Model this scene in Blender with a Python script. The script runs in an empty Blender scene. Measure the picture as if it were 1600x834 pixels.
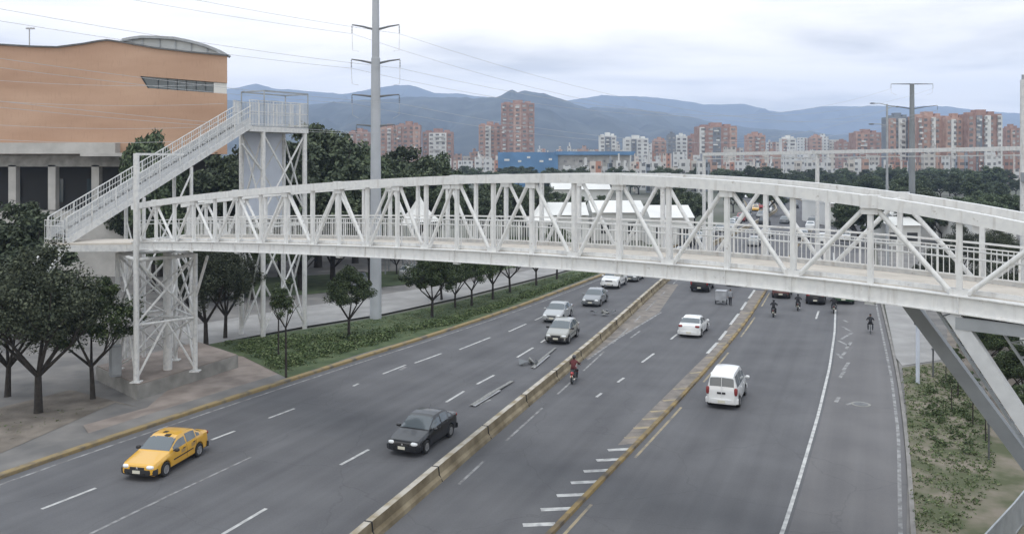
import bpy, bmesh, math, random
import numpy as np
from mathutils import Vector, Matrix
random.seed(7); RNG = np.random.default_rng(11)
S = bpy.context.scene; COL = S.collection
F, H, HZ = 1350.0, 12.5, 250.0          # focal length (photo px), eye height (m), horizon row
V = Vector

def at(px, py, Y):                       # photo pixel at a known distance
    return V(((px-800)/F*Y, Y, H-(py-HZ)*Y/F))
def G(px, py, z=0.0):                    # photo pixel on the level z
    Y = F*(H-z)/(py-HZ); return V(((px-800)/F*Y, Y, z))
def colx(px, Y): return (px-800)/F*Y

# ------------------------------------------------------------------ materials
def mat(name, col, rough=.6, metal=0, var=0, scale=6, col2=None, bump=0, bscale=30, spec=None, coat=0, detail=5, stretch=None, ang=0, lo=.35, hi=.68):
    m = bpy.data.materials.new(name); m.use_nodes = True
    nt = m.node_tree; b = nt.nodes['Principled BSDF']
    b.inputs['Roughness'].default_value = rough; b.inputs['Metallic'].default_value = metal
    if spec is not None: b.inputs['Specular IOR Level'].default_value = spec
    if coat: b.inputs['Coat Weight'].default_value = coat; b.inputs['Coat Roughness'].default_value = .05
    c4 = (*col, 1); b.inputs['Base Color'].default_value = c4
    if col2 is None and var: col2 = tuple(min(1, c*(1+var)) for c in col); c4 = (*[c*(1-var) for c in col], 1)
    if col2 is not None or bump:
        tc = nt.nodes.new('ShaderNodeTexCoord'); mp = nt.nodes.new('ShaderNodeMapping')
        geo = nt.nodes.new('ShaderNodeNewGeometry')
        nt.links.new(geo.outputs['Position'], mp.inputs['Vector'])
        mp.inputs['Rotation'].default_value = (0, 0, ang)
        if stretch: mp.inputs['Scale'].default_value = stretch
    if col2 is not None:
        n = nt.nodes.new('ShaderNodeTexNoise'); n.inputs['Scale'].default_value = scale; n.inputs['Detail'].default_value = detail
        r = nt.nodes.new('ShaderNodeValToRGB'); r.color_ramp.elements[0].color = c4; r.color_ramp.elements[1].color = (*col2, 1)
        r.color_ramp.elements[0].position = lo; r.color_ramp.elements[1].position = hi
        nt.links.new(mp.outputs[0], n.inputs['Vector']); nt.links.new(n.outputs[0], r.inputs[0]); nt.links.new(r.outputs[0], b.inputs['Base Color'])
    if bump:
        n2 = nt.nodes.new('ShaderNodeTexNoise'); n2.inputs['Scale'].default_value = bscale; n2.inputs['Detail'].default_value = 6
        bp = nt.nodes.new('ShaderNodeBump'); bp.inputs['Strength'].default_value = bump; bp.inputs['Distance'].default_value = .05
        nt.links.new(mp.outputs[0], n2.inputs['Vector']); nt.links.new(n2.outputs[0], bp.inputs['Height']); nt.links.new(bp.outputs[0], b.inputs['Normal'])
    return m

def leaf_mat(name, a, bcol, c):
    m = bpy.data.materials.new(name); m.use_nodes = True; nt = m.node_tree; b = nt.nodes['Principled BSDF']
    g = nt.nodes.new('ShaderNodeNewGeometry'); r = nt.nodes.new('ShaderNodeValToRGB')
    r.color_ramp.elements[0].color = (*a, 1); r.color_ramp.elements[1].color = (*c, 1)
    e = r.color_ramp.elements.new(.6); e.color = (*bcol, 1)
    nt.links.new(g.outputs['Random Per Island'], r.inputs[0])
    oi = nt.nodes.new('ShaderNodeObjectInfo'); hs = nt.nodes.new('ShaderNodeHueSaturation')
    mr = nt.nodes.new('ShaderNodeMapRange'); mr.inputs['To Min'].default_value = .75; mr.inputs['To Max'].default_value = 1.25
    nt.links.new(oi.outputs['Random'], mr.inputs['Value']); nt.links.new(mr.outputs[0], hs.inputs['Value'])
    nt.links.new(r.outputs[0], hs.inputs['Color']); nt.links.new(hs.outputs[0], b.inputs['Base Color'])
    b.inputs['Roughness'].default_value = .65; b.inputs['Specular IOR Level'].default_value = .25
    return m

def facade_mat(name, wall, win, fx=3.2, fz=3.0, wx=(.22, .78), wz=(.32, .78), band=None):
    """windows as surface pattern on far facades, in metres (uv)"""
    m = bpy.data.materials.new(name); m.use_nodes = True; nt = m.node_tree; N = nt.nodes; L = nt.links; b = N['Principled BSDF']
    uv = N.new('ShaderNodeUVMap'); sp = N.new('ShaderNodeSeparateXYZ'); L.new(uv.outputs[0], sp.inputs[0])
    def mth(op, a, bb=None):
        n = N.new('ShaderNodeMath'); n.operation = op
        for i, x in enumerate((a, bb)):
            if x is None: continue
            if isinstance(x, (int, float)): n.inputs[i].default_value = x
            else: L.new(x, n.inputs[i])
        return n.outputs[0]
    def cell(o, p, lo, hi):
        f = mth('FRACT', mth('DIVIDE', o, p)); return mth('MULTIPLY', mth('GREATER_THAN', f, lo), mth('LESS_THAN', f, hi))
    mask = mth('MULTIPLY', cell(sp.outputs[0], fx, *wx), cell(sp.outputs[1], fz, *wz))
    fl = N.new('ShaderNodeCombineXYZ'); L.new(mth('FLOOR', mth('DIVIDE', sp.outputs[0], fx)), fl.inputs[0]); L.new(mth('FLOOR', mth('DIVIDE', sp.outputs[1], fz)), fl.inputs[1])
    wn = N.new('ShaderNodeTexWhiteNoise'); L.new(fl.outputs[0], wn.inputs[0])
    wr = N.new('ShaderNodeValToRGB'); wr.color_ramp.elements[0].color = (*win, 1); wr.color_ramp.elements[1].color = (.35, .34, .33, 1); wr.color_ramp.elements[0].position = .55
    L.new(wn.outputs[0], wr.inputs[0])
    ns = N.new('ShaderNodeTexNoise'); ns.inputs['Scale'].default_value = .25; L.new(uv.outputs[0], ns.inputs['Vector'])
    wc = N.new('ShaderNodeMixRGB'); wc.inputs[1].default_value = (*[x*.82 for x in wall], 1); wc.inputs[2].default_value = (*[min(1, x*1.12) for x in wall], 1); L.new(ns.outputs[0], wc.inputs[0])
    src = wc.outputs[0]
    if band:
        bm_ = N.new('ShaderNodeMixRGB'); L.new(cell(sp.outputs[0], fx*3, .3, .66), bm_.inputs[0]); L.new(src, bm_.inputs[1]); bm_.inputs[2].default_value = (*band, 1); src = bm_.outputs[0]
    mx = N.new('ShaderNodeMixRGB'); L.new(mask, mx.inputs[0]); L.new(src, mx.inputs[1]); L.new(wr.outputs[0], mx.inputs[2])
    L.new(mx.outputs[0], b.inputs['Base Color']); b.inputs['Roughness'].default_value = .8
    return m

ROADANG = math.atan2(1, .42)
M = {}
def asphalt(name, base, light):
    m = mat(name, base, rough=.9, spec=.22)
    nt = m.node_tree; N = nt.nodes; L = nt.links; b = N['Principled BSDF']
    g = N.new('ShaderNodeNewGeometry'); mp = N.new('ShaderNodeMapping'); mp.vector_type = 'TEXTURE'; mp.inputs['Rotation'].default_value = (0, 0, ROADANG); mp.inputs['Scale'].default_value = (34, .95, 1)
    L.new(g.outputs['Position'], mp.inputs[0])
    n1 = N.new('ShaderNodeTexNoise'); n1.inputs['Scale'].default_value = 1.0; n1.inputs['Detail'].default_value = 4; L.new(mp.outputs[0], n1.inputs['Vector'])
    n2 = N.new('ShaderNodeTexNoise'); n2.inputs['Scale'].default_value = .35; n2.inputs['Detail'].default_value = 8; L.new(g.outputs['Position'], n2.inputs['Vector'])
    n3 = N.new('ShaderNodeTexNoise'); n3.inputs['Scale'].default_value = 14; n3.inputs['Detail'].default_value = 6; L.new(g.outputs['Position'], n3.inputs['Vector'])
    a = N.new('ShaderNodeMath'); a.operation = 'ADD'; L.new(n1.outputs[0], a.inputs[0]); L.new(n2.outputs[0], a.inputs[1])
    a2 = N.new('ShaderNodeMath'); a2.operation = 'MULTIPLY_ADD'; L.new(n3.outputs[0], a2.inputs[0]); a2.inputs[1].default_value = .5; L.new(a.outputs[0], a2.inputs[2])
    r = N.new('ShaderNodeValToRGB'); r.color_ramp.elements[0].position = .38; r.color_ramp.elements[1].position = .85
    dv = N.new('ShaderNodeMath'); dv.operation = 'DIVIDE'; dv.inputs[1].default_value = 2.05; L.new(a2.outputs[0], dv.inputs[0])
    r.color_ramp.elements[0].color = (*base, 1); r.color_ramp.elements[1].color = (*light, 1); L.new(dv.outputs[0], r.inputs[0])
    # thin dark cracks and tar seams
    vo = N.new('ShaderNodeTexVoronoi'); vo.feature = 'DISTANCE_TO_EDGE'; vo.inputs['Scale'].default_value = .16
    ad = N.new('ShaderNodeVectorMath'); ad.operation = 'ADD'; L.new(g.outputs['Position'], ad.inputs[0])
    n4 = N.new('ShaderNodeTexNoise'); n4.inputs['Scale'].default_value = .8; n4.inputs['Detail'].default_value = 5; L.new(g.outputs['Position'], n4.inputs['Vector']); L.new(n4.outputs[1], ad.inputs[1])
    L.new(ad.outputs[0], vo.inputs['Vector'])
    lt = N.new('ShaderNodeMath'); lt.operation = 'LESS_THAN'; lt.inputs[1].default_value = .004; L.new(vo.outputs['Distance'], lt.inputs[0])
    ml = N.new('ShaderNodeMath'); ml.operation = 'MULTIPLY'; ml.inputs[1].default_value = .13; L.new(lt.outputs[0], ml.inputs[0])
    mx = N.new('ShaderNodeMixRGB'); L.new(ml.outputs[0], mx.inputs[0]); L.new(r.outputs[0], mx.inputs[1]); mx.inputs[2].default_value = (.03, .03, .032, 1)
    L.new(mx.outputs[0], b.inputs['Base Color'])
    bp = N.new('ShaderNodeBump'); bp.inputs['Strength'].default_value = .25; bp.inputs['Distance'].default_value = .02; L.new(n3.outputs[0], bp.inputs['Height']); L.new(bp.outputs[0], b.inputs['Normal'])
    return m
M['asphalt'] = asphalt('asphalt', (.080, .080, .086), (.146, .146, .152))
M['asphalt_lt'] = asphalt('asphalt_pale', (.108, .106, .110), (.170, .166, .168))
M['white'] = mat('white_paint', (.60, .605, .605), .5, var=.0, col2=(.68, .68, .67), scale=5, detail=9, lo=.3, hi=.6)
def grime(m, amt=.5, dark=(.25, .21, .17)):
    nt = m.node_tree; N = nt.nodes; L = nt.links; b = N['Principled BSDF']; src = b.inputs['Base Color'].links[0].from_socket
    g = N.new('ShaderNodeNewGeometry'); mp = N.new('ShaderNodeMapping'); mp.inputs['Scale'].default_value = (7, 7, .9); L.new(g.outputs['Position'], mp.inputs[0])
    n1 = N.new('ShaderNodeTexNoise'); n1.inputs['Scale'].default_value = 1; n1.inputs['Detail'].default_value = 6; L.new(mp.outputs[0], n1.inputs['Vector'])
    n2 = N.new('ShaderNodeTexNoise'); n2.inputs['Scale'].default_value = 4.5; n2.inputs['Detail'].default_value = 9; n2.inputs['Roughness'].default_value = .65; L.new(g.outputs['Position'], n2.inputs['Vector'])
    r1 = N.new('ShaderNodeMapRange'); r1.inputs[1].default_value = .56; r1.inputs[2].default_value = .80; r1.inputs[4].default_value = amt; L.new(n1.outputs[0], r1.inputs[0])
    r2 = N.new('ShaderNodeMapRange'); r2.inputs[1].default_value = .63; r2.inputs[2].default_value = .70; r2.inputs[4].default_value = amt*1.3; L.new(n2.outputs[0], r2.inputs[0])
    mx = N.new('ShaderNodeMath'); mx.operation = 'MAXIMUM'; L.new(r1.outputs[0], mx.inputs[0]); L.new(r2.outputs[0], mx.inputs[1])
    mi = N.new('ShaderNodeMixRGB'); L.new(mx.outputs[0], mi.inputs[0]); L.new(src, mi.inputs[1]); mi.inputs[2].default_value = (*dark, 1); L.new(mi.outputs[0], b.inputs['Base Color'])
grime(M['white'], .42)
M['white_w'] = mat('white_paint_weathered', (.50, .51, .52), .5, col2=(.62, .62, .61), scale=5, lo=.3, hi=.55)
grime(M['white_w'], .5)
M['steel'] = mat('galvanised_steel', (.33, .35, .37), .5, .25, var=.12, scale=2)
M['steel_dk'] = mat('dark_steel', (.12, .125, .13), .55, .3, var=.2, scale=3)
M['greypaint'] = mat('grey_painted_steel', (.27, .285, .30), .5, 0, var=.1, scale=1.5)
M['greypaint2'] = mat('pale_grey_sheet', (.50, .51, .52), .55, 0, var=.08, scale=3)
M['panel'] = mat('pale_blue_panel', (.56, .60, .68), .45, var=.07, scale=.7)
M['deck'] = mat('deck_concrete', (.50, .46, .41), .85, var=.10, scale=1.5, bump=.1)
M['conc'] = mat('concrete', (.25, .245, .23), .9, var=.25, scale=1.0, bump=.2)
M['conc_lt'] = mat('pale_concrete', (.42, .41, .39), .85, var=.15, scale=.6)
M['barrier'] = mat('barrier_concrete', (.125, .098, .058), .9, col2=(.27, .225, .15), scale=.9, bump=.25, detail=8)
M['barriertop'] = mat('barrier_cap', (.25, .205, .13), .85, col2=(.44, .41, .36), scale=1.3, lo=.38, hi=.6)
M['kerb_y'] = mat('worn_yellow_kerb', (.13, .115, .095), .85, col2=(.26, .195, .095), scale=1.4, detail=8, lo=.33, hi=.52)
M['kerb_d'] = mat('dirty_yellow_divider', (.09, .075, .06), .9, col2=(.26, .185, .075), scale=1.1, detail=8, lo=.36, hi=.6)
M['kerb'] = mat('kerb_concrete', (.2, .19, .18), .9, var=.2, scale=1)
M['mark'] = mat('road_paint_white', (.27, .27, .27), .8, col2=(.50, .50, .49), scale=3.0, detail=8, lo=.3, hi=.6)
M['mark_worn'] = mat('road_paint_worn', (.13, .128, .13), .85, col2=(.29, .29, .29), scale=2.4, detail=8, lo=.38, hi=.62)
M['mark_y'] = mat('road_paint_yellow', (.15, .14, .125), .85, col2=(.33, .27, .17), scale=1.5, detail=8, lo=.3, hi=.62)
M['dirt'] = mat('bare_dirt', (.125, .108, .09), .95, col2=(.23, .20, .17), scale=.8, bump=.5, bscale=6, detail=8)
M['dirtstrip'] = mat('grit_strip', (.13, .12, .11), .95, col2=(.24, .21, .185), scale=1.2, detail=8)
M['pave'] = mat('pinkish_paving', (.18, .15, .132), .9, col2=(.28, .238, .212), scale=.9, detail=8, bump=.15)
M['plaza'] = mat('plaza_ground', (.125, .122, .12), .95, col2=(.21, .20, .19), scale=.5, detail=8, bump=.15)
M['path'] = mat('service_road', (.27, .265, .26), .9, var=.15, scale=.5)
M['grassbase'] = mat('grass_soil', (.04, .065, .026), 1, col2=(.085, .11, .05), scale=.9, detail=8)
M['grassdry'] = mat('dry_grass_soil', (.075, .085, .042), 1, col2=(.19, .165, .13), scale=.55, detail=8, lo=.40, hi=.60)
M['terrain'] = mat('far_ground', (.06, .07, .045), 1, col2=(.16, .155, .14), scale=.02, detail=8)
M['tyre'] = mat('tyre_rubber', (.02, .02, .021), .8)
M['rim'] = mat('alloy', (.45, .45, .46), .35, .7)
M['under'] = mat('underbody', (.012, .012, .013), .9)
M['glass'] = mat('car_glass', (.10, .118, .13), .08, spec=.9)  # base colour raised to stand in for sky reflected in the glass
M['blackplastic'] = mat('black_plastic', (.022, .022, .024), .55)
M['lamp'] = mat('clear_lamp', (.75, .77, .78), .15, spec=.8)
M['tail'] = mat('red_lamp', (.22, .03, .03), .25)
M['plate'] = mat('plate', (.62, .6, .5), .5)
M['chrome'] = mat('chrome', (.6, .6, .6), .2, .9)
PAINT = {k: mat('car_paint_'+k, c,   .30, 0.0, coat=1.0) for k, c in dict(
    taxi=(.66, .36, .03), black=(.012, .013, .016), silver=(.33, .34, .345), white=(.74, .75, .75), red=(.32, .03, .03), grey=(.16, .17, .18),
    beige=(.27, .27, .25), blue=(.06, .10, .2), green=(.03, .075, .035), maroon=(.13, .05, .045)).items()}
M['bark'] = mat('bark', (.035, .03, .026), .95, var=.3, scale=4)
M['leaf_dark'] = leaf_mat('dark_leaves', (.019, .025, .015), (.045, .056, .034), (.10, .112, .068))
M['leaf_far2'] = leaf_mat('dark_far_leaves', (.025, .036, .021), (.058, .077, .044), (.115, .14, .08))
M['leaf_grass'] = leaf_mat('grass_blades', (.05, .075, .03), (.10, .135, .055), (.19, .20, .11))
M['leaf_far'] = leaf_mat('far_leaves', (.028, .043, .023), (.068, .093, .05), (.13, .165, .085))
M['leaf_mid'] = leaf_mat('mid_leaves', (.020, .034, .014), (.052, .078, .032), (.115, .142, .06))
M['leaf_bush'] = leaf_mat('bush_leaves', (.032, .052, .019), (.075, .11, .04), (.15, .18, .085))
M['brick'] = mat('orange_brick', (.40, .25, .17), .9, col2=(.49, .325, .23), scale=.3, detail=9, stretch=(.35, .35, 1.6), lo=.3, hi=.7)
grime(M['brick'], .35, (.20, .12, .085))
M['glass_b'] = mat('building_glass', (.06, .085, .10), .12, spec=.7)
M['dark'] = mat('dark_interior', (.022, .024, .026), .6)
M['roofsheet'] = mat('roof_sheet', (.46, .48, .48), .5, var=.1, scale=.4)
M['mast_d'] = mat('mast_dark', (.20, .215, .225), .8, var=.1, scale=.5)
M['mast'] = mat('mast_concrete', (.40, .42, .45), .8, var=.1, scale=.5)
M['darkmetal'] = mat('weathered_arm', (.14, .15, .16), .7)
M['wire'] = mat('wire', (.42, .43, .45), .6)
M['cloth_dark'] = mat('dark_clothing', (.018, .018, .022), .9)
M['cloth_red'] = mat('red_jacket', (.10, .022, .025), .85)
M['cloth_grey'] = mat('grey_shirt', (.25, .26, .28), .9)
M['skin'] = mat('skin', (.33, .19, .13), .6)
M['hair'] = mat('dark_hair', (.012, .01, .009), .6)
M['helmet'] = mat('helmet', (.03, .03, .035), .2, coat=.5)
M['red_plastic'] = mat('red_plastic', (.42, .03, .03), .25, coat=.5)
M['blue_b'] = mat('blue_cladding', (.09, .20, .36), .6, var=.2, scale=.1)
M['white_b'] = mat('white_render', (.62, .62, .60), .8, var=.12, scale=.15)
M['grey_b'] = mat('grey_render', (.2, .22, .25), .8, var=.12, scale=.15)
M['brick_t'] = mat('red_brick_tower', (.27, .168, .145), .9, col2=(.39, .265, .225), scale=.35, detail=8)
M['brick_t2'] = mat('pale_brick_tower', (.36, .225, .185), .9, col2=(.48, .335, .275), scale=.35, detail=8)
M['win_t'] = mat('tower_window', (.13, .13, .135), .3, col2=(.36, .35, .34), scale=.22, lo=.45, hi=.6)
M['debris'] = mat('scuffed_metal', (.22, .22, .21), .6, .3, var=.4, scale=9)
M['hill'] = None
FM = {'brick': facade_mat('brick_facade', (.31, .18, .145), (.12, .115, .115), band=(.5, .46, .42)),
      'brick2': facade_mat('light_brick_facade', (.40, .265, .21), (.13, .12, .12), 3.6, 3.0),
      'white': facade_mat('white_facade', (.58, .58, .57), (.16, .165, .17), 3.3, 3.0, (.25, .7), (.3, .75)),
      'cream': facade_mat('cream_facade', (.52, .49, .45), (.15, .145, .14), 2.8, 2.9, (.2, .75)),
      'grey': facade_mat('grey_facade', (.25, .28, .32), (.06, .07, .08), 2.6, 3.0, (.15, .85), (.2, .8)),
      'house': facade_mat('house_facade', (.55, .50, .46), (.10, .09, .09), 2.4, 2.8, (.25, .7), (.3, .7), band=(.42, .22, .16))}

PAINT['black'].node_tree.nodes['Principled BSDF'].inputs['Coat Weight'].default_value = .45
# ------------------------------------------------------------------ mesh builder
class MB:
    def __init__(s): s.v = []; s.f = []; s.m = []; s.uv = {}
    def add(s, vs, fs, mi=0):
        o = len(s.v); s.v += [tuple(v) for v in vs]; s.f += [tuple(o+i for i in f) for f in fs]; s.m += [mi]*len(fs); return s
    def box(s, c, d, rz=0, mi=0, R=None):
        c = V(c); R = R or Matrix.Rotation(rz, 3, 'Z')
        vs = [c + R @ V((x*d[0]/2, y*d[1]/2, z*d[2]/2)) for x in (-1, 1) for y in (-1, 1) for z in (-1, 1)]
        return s.add(vs, [(0, 1, 3, 2), (4, 6, 7, 5), (0, 4, 5, 1), (2, 3, 7, 6), (0, 2, 6, 4), (1, 5, 7, 3)], mi)
    def beam(s, a, b, w, h=None, up=(0, 0, 1), mi=0):
        a = V(a); b = V(b); h = h or w; d = (b-a); L = d.length
        if L < 1e-6: return s
        d /= L; u = V(up)
        if abs(d.dot(u)) > .98: u = V((0, 1, 0))
        x = d.cross(u).normalized(); z = x.cross(d)
        vs = [p + x*sx*w/2 + z*sz*h/2 for p in (a, b) for sx, sz in ((-1, -1), (1, -1), (1, 1), (-1, 1))]
        return s.add(vs, [(3, 2, 1, 0), (4, 5, 6, 7), (0, 1, 5, 4), (1, 2, 6, 5), (2, 3, 7, 6), (3, 0, 4, 7)], mi)
    def tube(s, pts, rs, n=8, mi=0, cap=True):
        pts = [V(p) for p in pts]
        if not hasattr(rs, '__len__'): rs = [rs]*len(pts)
        vs = []; fs = []; pu = None
        for i, p in enumerate(pts):
            d = (pts[min(i+1, len(pts)-1)]-pts[max(i-1, 0)]).normalized()
            if pu is None: u = V((0, 0, 1)) if abs(d.z) < .9 else V((1, 0, 0))
            else: u = pu
            x = d.cross(u).normalized(); y = d.cross(x); pu = -y if False else u
            for k in range(n):
                a = 2*math.pi*k/n; vs.append(p + (x*math.cos(a)+y*math.sin(a))*rs[i])
        for i in range(len(pts)-1):
            for k in range(n):
                a = i*n+k; b = i*n+(k+1) % n; fs.append((a, b, b+n, a+n))
        if cap: fs.append(tuple(range(n-1, -1, -1))); fs.append(tuple(range((len(pts)-1)*n, len(pts)*n)))
        return s.add(vs, fs, mi)
    def poly(s, pts, z0, z1, mi=0):      # vertical prism over plan polygon
        n = len(pts); vs = [(p[0], p[1], z0) for p in pts]+[(p[0], p[1], z1) for p in pts]
        fs = [tuple(range(n-1, -1, -1)), tuple(range(n, 2*n))]+[(i, (i+1) % n, (i+1) % n+n, i+n) for i in range(n)]
        return s.add(vs, fs, mi)
    def ell(s, c, r, n=10, k=6, mi=0, e=1.0):
        c = V(c); vs = []; fs = []
        f = lambda x: math.copysign(abs(x)**e, x)
        for i in range(k+1):
            th = math.pi*i/k
            for j in range(n):
                ph = 2*math.pi*j/n
                vs.append((c.x+r[0]*f(math.sin(th))*f(math.cos(ph)), c.y+r[1]*f(math.sin(th))*f(math.sin(ph)), c.z+r[2]*f(math.cos(th))))
        for i in range(k):
            for j in range(n):
                a = i*n+j; b = i*n+(j+1) % n; fs.append((a, a+n, b+n, b))
        return s.add(vs, fs, mi)
    def build(s, name, mats, parent=None, smooth=None, loc=None):
        me = bpy.data.meshes.new(name); me.from_pydata(s.v, [], s.f)
        mats = mats if isinstance(mats, (list, tuple)) else [mats]
        for m in mats: me.materials.append(m)
        if len(mats) > 1: me.polygons.foreach_set('material_index', s.m)
        bm = bmesh.new(); bm.from_mesh(me); bmesh.ops.recalc_face_normals(bm, faces=bm.faces); bm.to_mesh(me); bm.free()
        if smooth is not None:
            me.polygons.foreach_set('use_smooth', [True]*len(me.polygons)); me.set_sharp_from_angle(angle=math.radians(smooth))
        me.update(); o = bpy.data.objects.new(name, me); COL.objects.link(o)
        if parent is not None: o.parent = parent
        if loc is not None: o.location = loc
        return o

def tag(o, label=None, cat=None, group=None, kind=None):
    if label: o['label'] = label
    if cat: o['category'] = cat
    if group: o['group'] = group
    if kind: o['kind'] = kind
    return o
def thing(name, label, cat, loc=(0, 0, 0), rz=0, group=None):
    o = bpy.data.objects.new(name, None); COL.objects.link(o); o.location = loc; o.rotation_euler = (0, 0, rz); o.empty_display_size = .3
    return tag(o, label, cat, group)
KIDS = {}
def dup(o, loc=None, rz=None, label=None, group=None, parent=None, scale=None):
    c = o.copy(); COL.objects.link(c)
    if parent is not None: c.parent = parent
    if loc is not None: c.location = loc
    if rz is not None: c.rotation_euler = (0, 0, rz)
    if scale is not None: c.scale = (scale,)*3 if not hasattr(scale, '__len__') else scale
    if label: c['label'] = label
    if group: c['group'] = group
    for ch in list(o.children): dup(ch, parent=c)
    return c
def structure(o): o['kind'] = 'structure'; return o
def sheet(name, px, z, m, ground=True):
    pts = [G(*p) if ground else V((p[0], p[1], 0)) for p in px]
    mb = MB(); mb.add([(p.x, p.y, z) for p in pts], [tuple(range(len(pts)))]); return structure(mb.build(name, m))

# ------------------------------------------------------------------ world, camera, sun, haze
cam = bpy.data.cameras.new('camera'); camo = bpy.data.objects.new('camera', cam); COL.objects.link(camo)
camo.location = (0, 0, H); camo.rotation_euler = (math.radians(90), 0, 0)
cam.sensor_width = 36; cam.lens = F/1600*36; cam.shift_y = -(417-HZ)/1600; cam.clip_end = 40000; cam.clip_start = .1
S.camera = camo
SUN_EL, SUN_AZ = math.radians(72), math.radians(205)     # azimuth from +Y clockwise: behind the camera, a little left
W = bpy.data.worlds.new('World'); S.world = W; W.use_nodes = True
nt = W.node_tree; N = nt.nodes; L = nt.links; N.clear()
out = N.new('ShaderNodeOutputWorld'); sky = N.new('ShaderNodeTexSky'); sky.sky_type = 'NISHITA'; sky.sun_disc = False
sky.sun_elevation = SUN_EL; sky.sun_rotation = SUN_AZ; sky.air_density = 1; sky.dust_density = 2
bg1 = N.new('ShaderNodeBackground'); bg1.inputs[1].default_value = .10; L.new(sky.outputs[0], bg1.inputs[0])
tc = N.new('ShaderNodeTexCoord'); sp = N.new('ShaderNodeSeparateXYZ'); L.new(tc.outputs['Generated'], sp.inputs[0])
def wm(op, a, b=None, c=None):
    n = N.new('ShaderNodeMath'); n.operation = op
    for i, x in enumerate((a, b, c)):
        if x is None: continue
        if isinstance(x, (int, float)): n.inputs[i].default_value = x
        else: L.new(x, n.inputs[i])
    return n.outputs[0]
zz = wm('ADD', wm('MAXIMUM', sp.outputs[2], 0.0), .10)
cx = N.new('ShaderNodeCombineXYZ'); L.new(wm('DIVIDE', sp.outputs[0], zz), cx.inputs[0]); L.new(wm('DIVIDE', sp.outputs[1], zz), cx.inputs[1])
mpn = N.new('ShaderNodeMapping'); mpn.inputs['Location'].default_value = (3.1, 1.7, 0); mpn.inputs['Scale'].default_value = (.62, .80, 1); L.new(cx.outputs[0], mpn.inputs[0])
nz = N.new('ShaderNodeTexNoise'); nz.inputs['Scale'].default_value = 1.0; nz.inputs['Detail'].default_value = 9; nz.inputs['Roughness'].default_value = .52; nz.inputs['Distortion'].default_value = .25
L.new(mpn.outputs[0], nz.inputs['Vector'])
# clouds get greyer overhead, brighter towards the horizon
fac = wm('ADD', nz.outputs[0], wm('MULTIPLY', wm('MINIMUM', zz, .6), -.42))
cr = N.new('ShaderNodeValToRGB'); cr.color_ramp.elements[0].position = .26; cr.color_ramp.elements[1].position = .47
cr.color_ramp.elements[0].color = (.66, .63, .595, 1); cr.color_ramp.elements[1].color = (1.16, 1.08, .98, 1)
e = cr.color_ramp.elements.new(.37); e.color = (.97, .915, .845, 1)
L.new(fac, cr.inputs[0])
bg2 = N.new('ShaderNodeBackground'); bg2.inputs[1].default_value = 1.0
mz = N.new('ShaderNodeMapRange'); mz.interpolation_type = 'SMOOTHSTEP'; L.new(sp.outputs[2], mz.inputs[0]); mz.inputs[1].default_value = .16; mz.inputs[2].default_value = .75; mz.inputs[3].default_value = .97; mz.inputs[4].default_value = 1.42
L.new(mz.outputs[0], bg2.inputs[1])   # overcast sky: about three times brighter overhead than near the horizon
cool = N.new('ShaderNodeMixRGB'); cool.blend_type = 'MULTIPLY'; cool.inputs[2].default_value = (.86, .95, 1.06, 1); L.new(cr.outputs[0], cool.inputs[1])
mc = N.new('ShaderNodeMapRange'); L.new(sp.outputs[2], mc.inputs[0]); mc.inputs[1].default_value = .14; mc.inputs[2].default_value = .32; L.new(mc.outputs[0], cool.inputs[0])   # bluish tint added to the upper sky to cool its light
L.new(cool.outputs[0], bg2.inputs[0])
mxs = N.new('ShaderNodeMixShader'); mxs.inputs[0].default_value = .97; L.new(bg1.outputs[0], mxs.inputs[1]); L.new(bg2.outputs[0], mxs.inputs[2]); L.new(mxs.outputs[0], out.inputs[0])
sl = bpy.data.lights.new('sun', 'SUN'); sl.energy = .7; sl.angle = math.radians(25); sl.color = (1, .985, .96)
so = bpy.data.objects.new('sun', sl); COL.objects.link(so)
sd = V((math.sin(SUN_AZ)*math.cos(SUN_EL), math.cos(SUN_AZ)*math.cos(SUN_EL), math.sin(SUN_EL)))
so.rotation_euler = (-sd).to_track_quat('-Z', 'Y').to_euler()
S.view_settings.view_transform = 'Standard'; S.view_settings.look = 'None'; S.view_settings.exposure = 0.68; S.view_settings.gamma = 1
S.cycles.use_denoising = True
S.cycles.max_bounces = 5; S.cycles.diffuse_bounces = 3; S.cycles.volume_bounces = 2; S.cycles.transparent_max_bounces = 4

hz = MB(); hz.box((300, 3350, 309), (11000, 7100, 622))
ho = hz.build('haze', bpy.data.materials.new('haze')); ho['kind'] = 'stuff'
hm = ho.data.materials[0]; hm.use_nodes = True; hm.node_tree.nodes.remove(hm.node_tree.nodes['Principled BSDF'])
pv = hm.node_tree.nodes.new('ShaderNodeVolumePrincipled'); pv.inputs['Density'].default_value = 2.0e-4; pv.inputs['Color'].default_value = (.58, .73, 1.0, 1); pv.inputs['Anisotropy'].default_value = 0.0
hm.node_tree.links.new(pv.outputs[0], hm.node_tree.nodes['Material Output'].inputs['Volume'])

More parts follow.
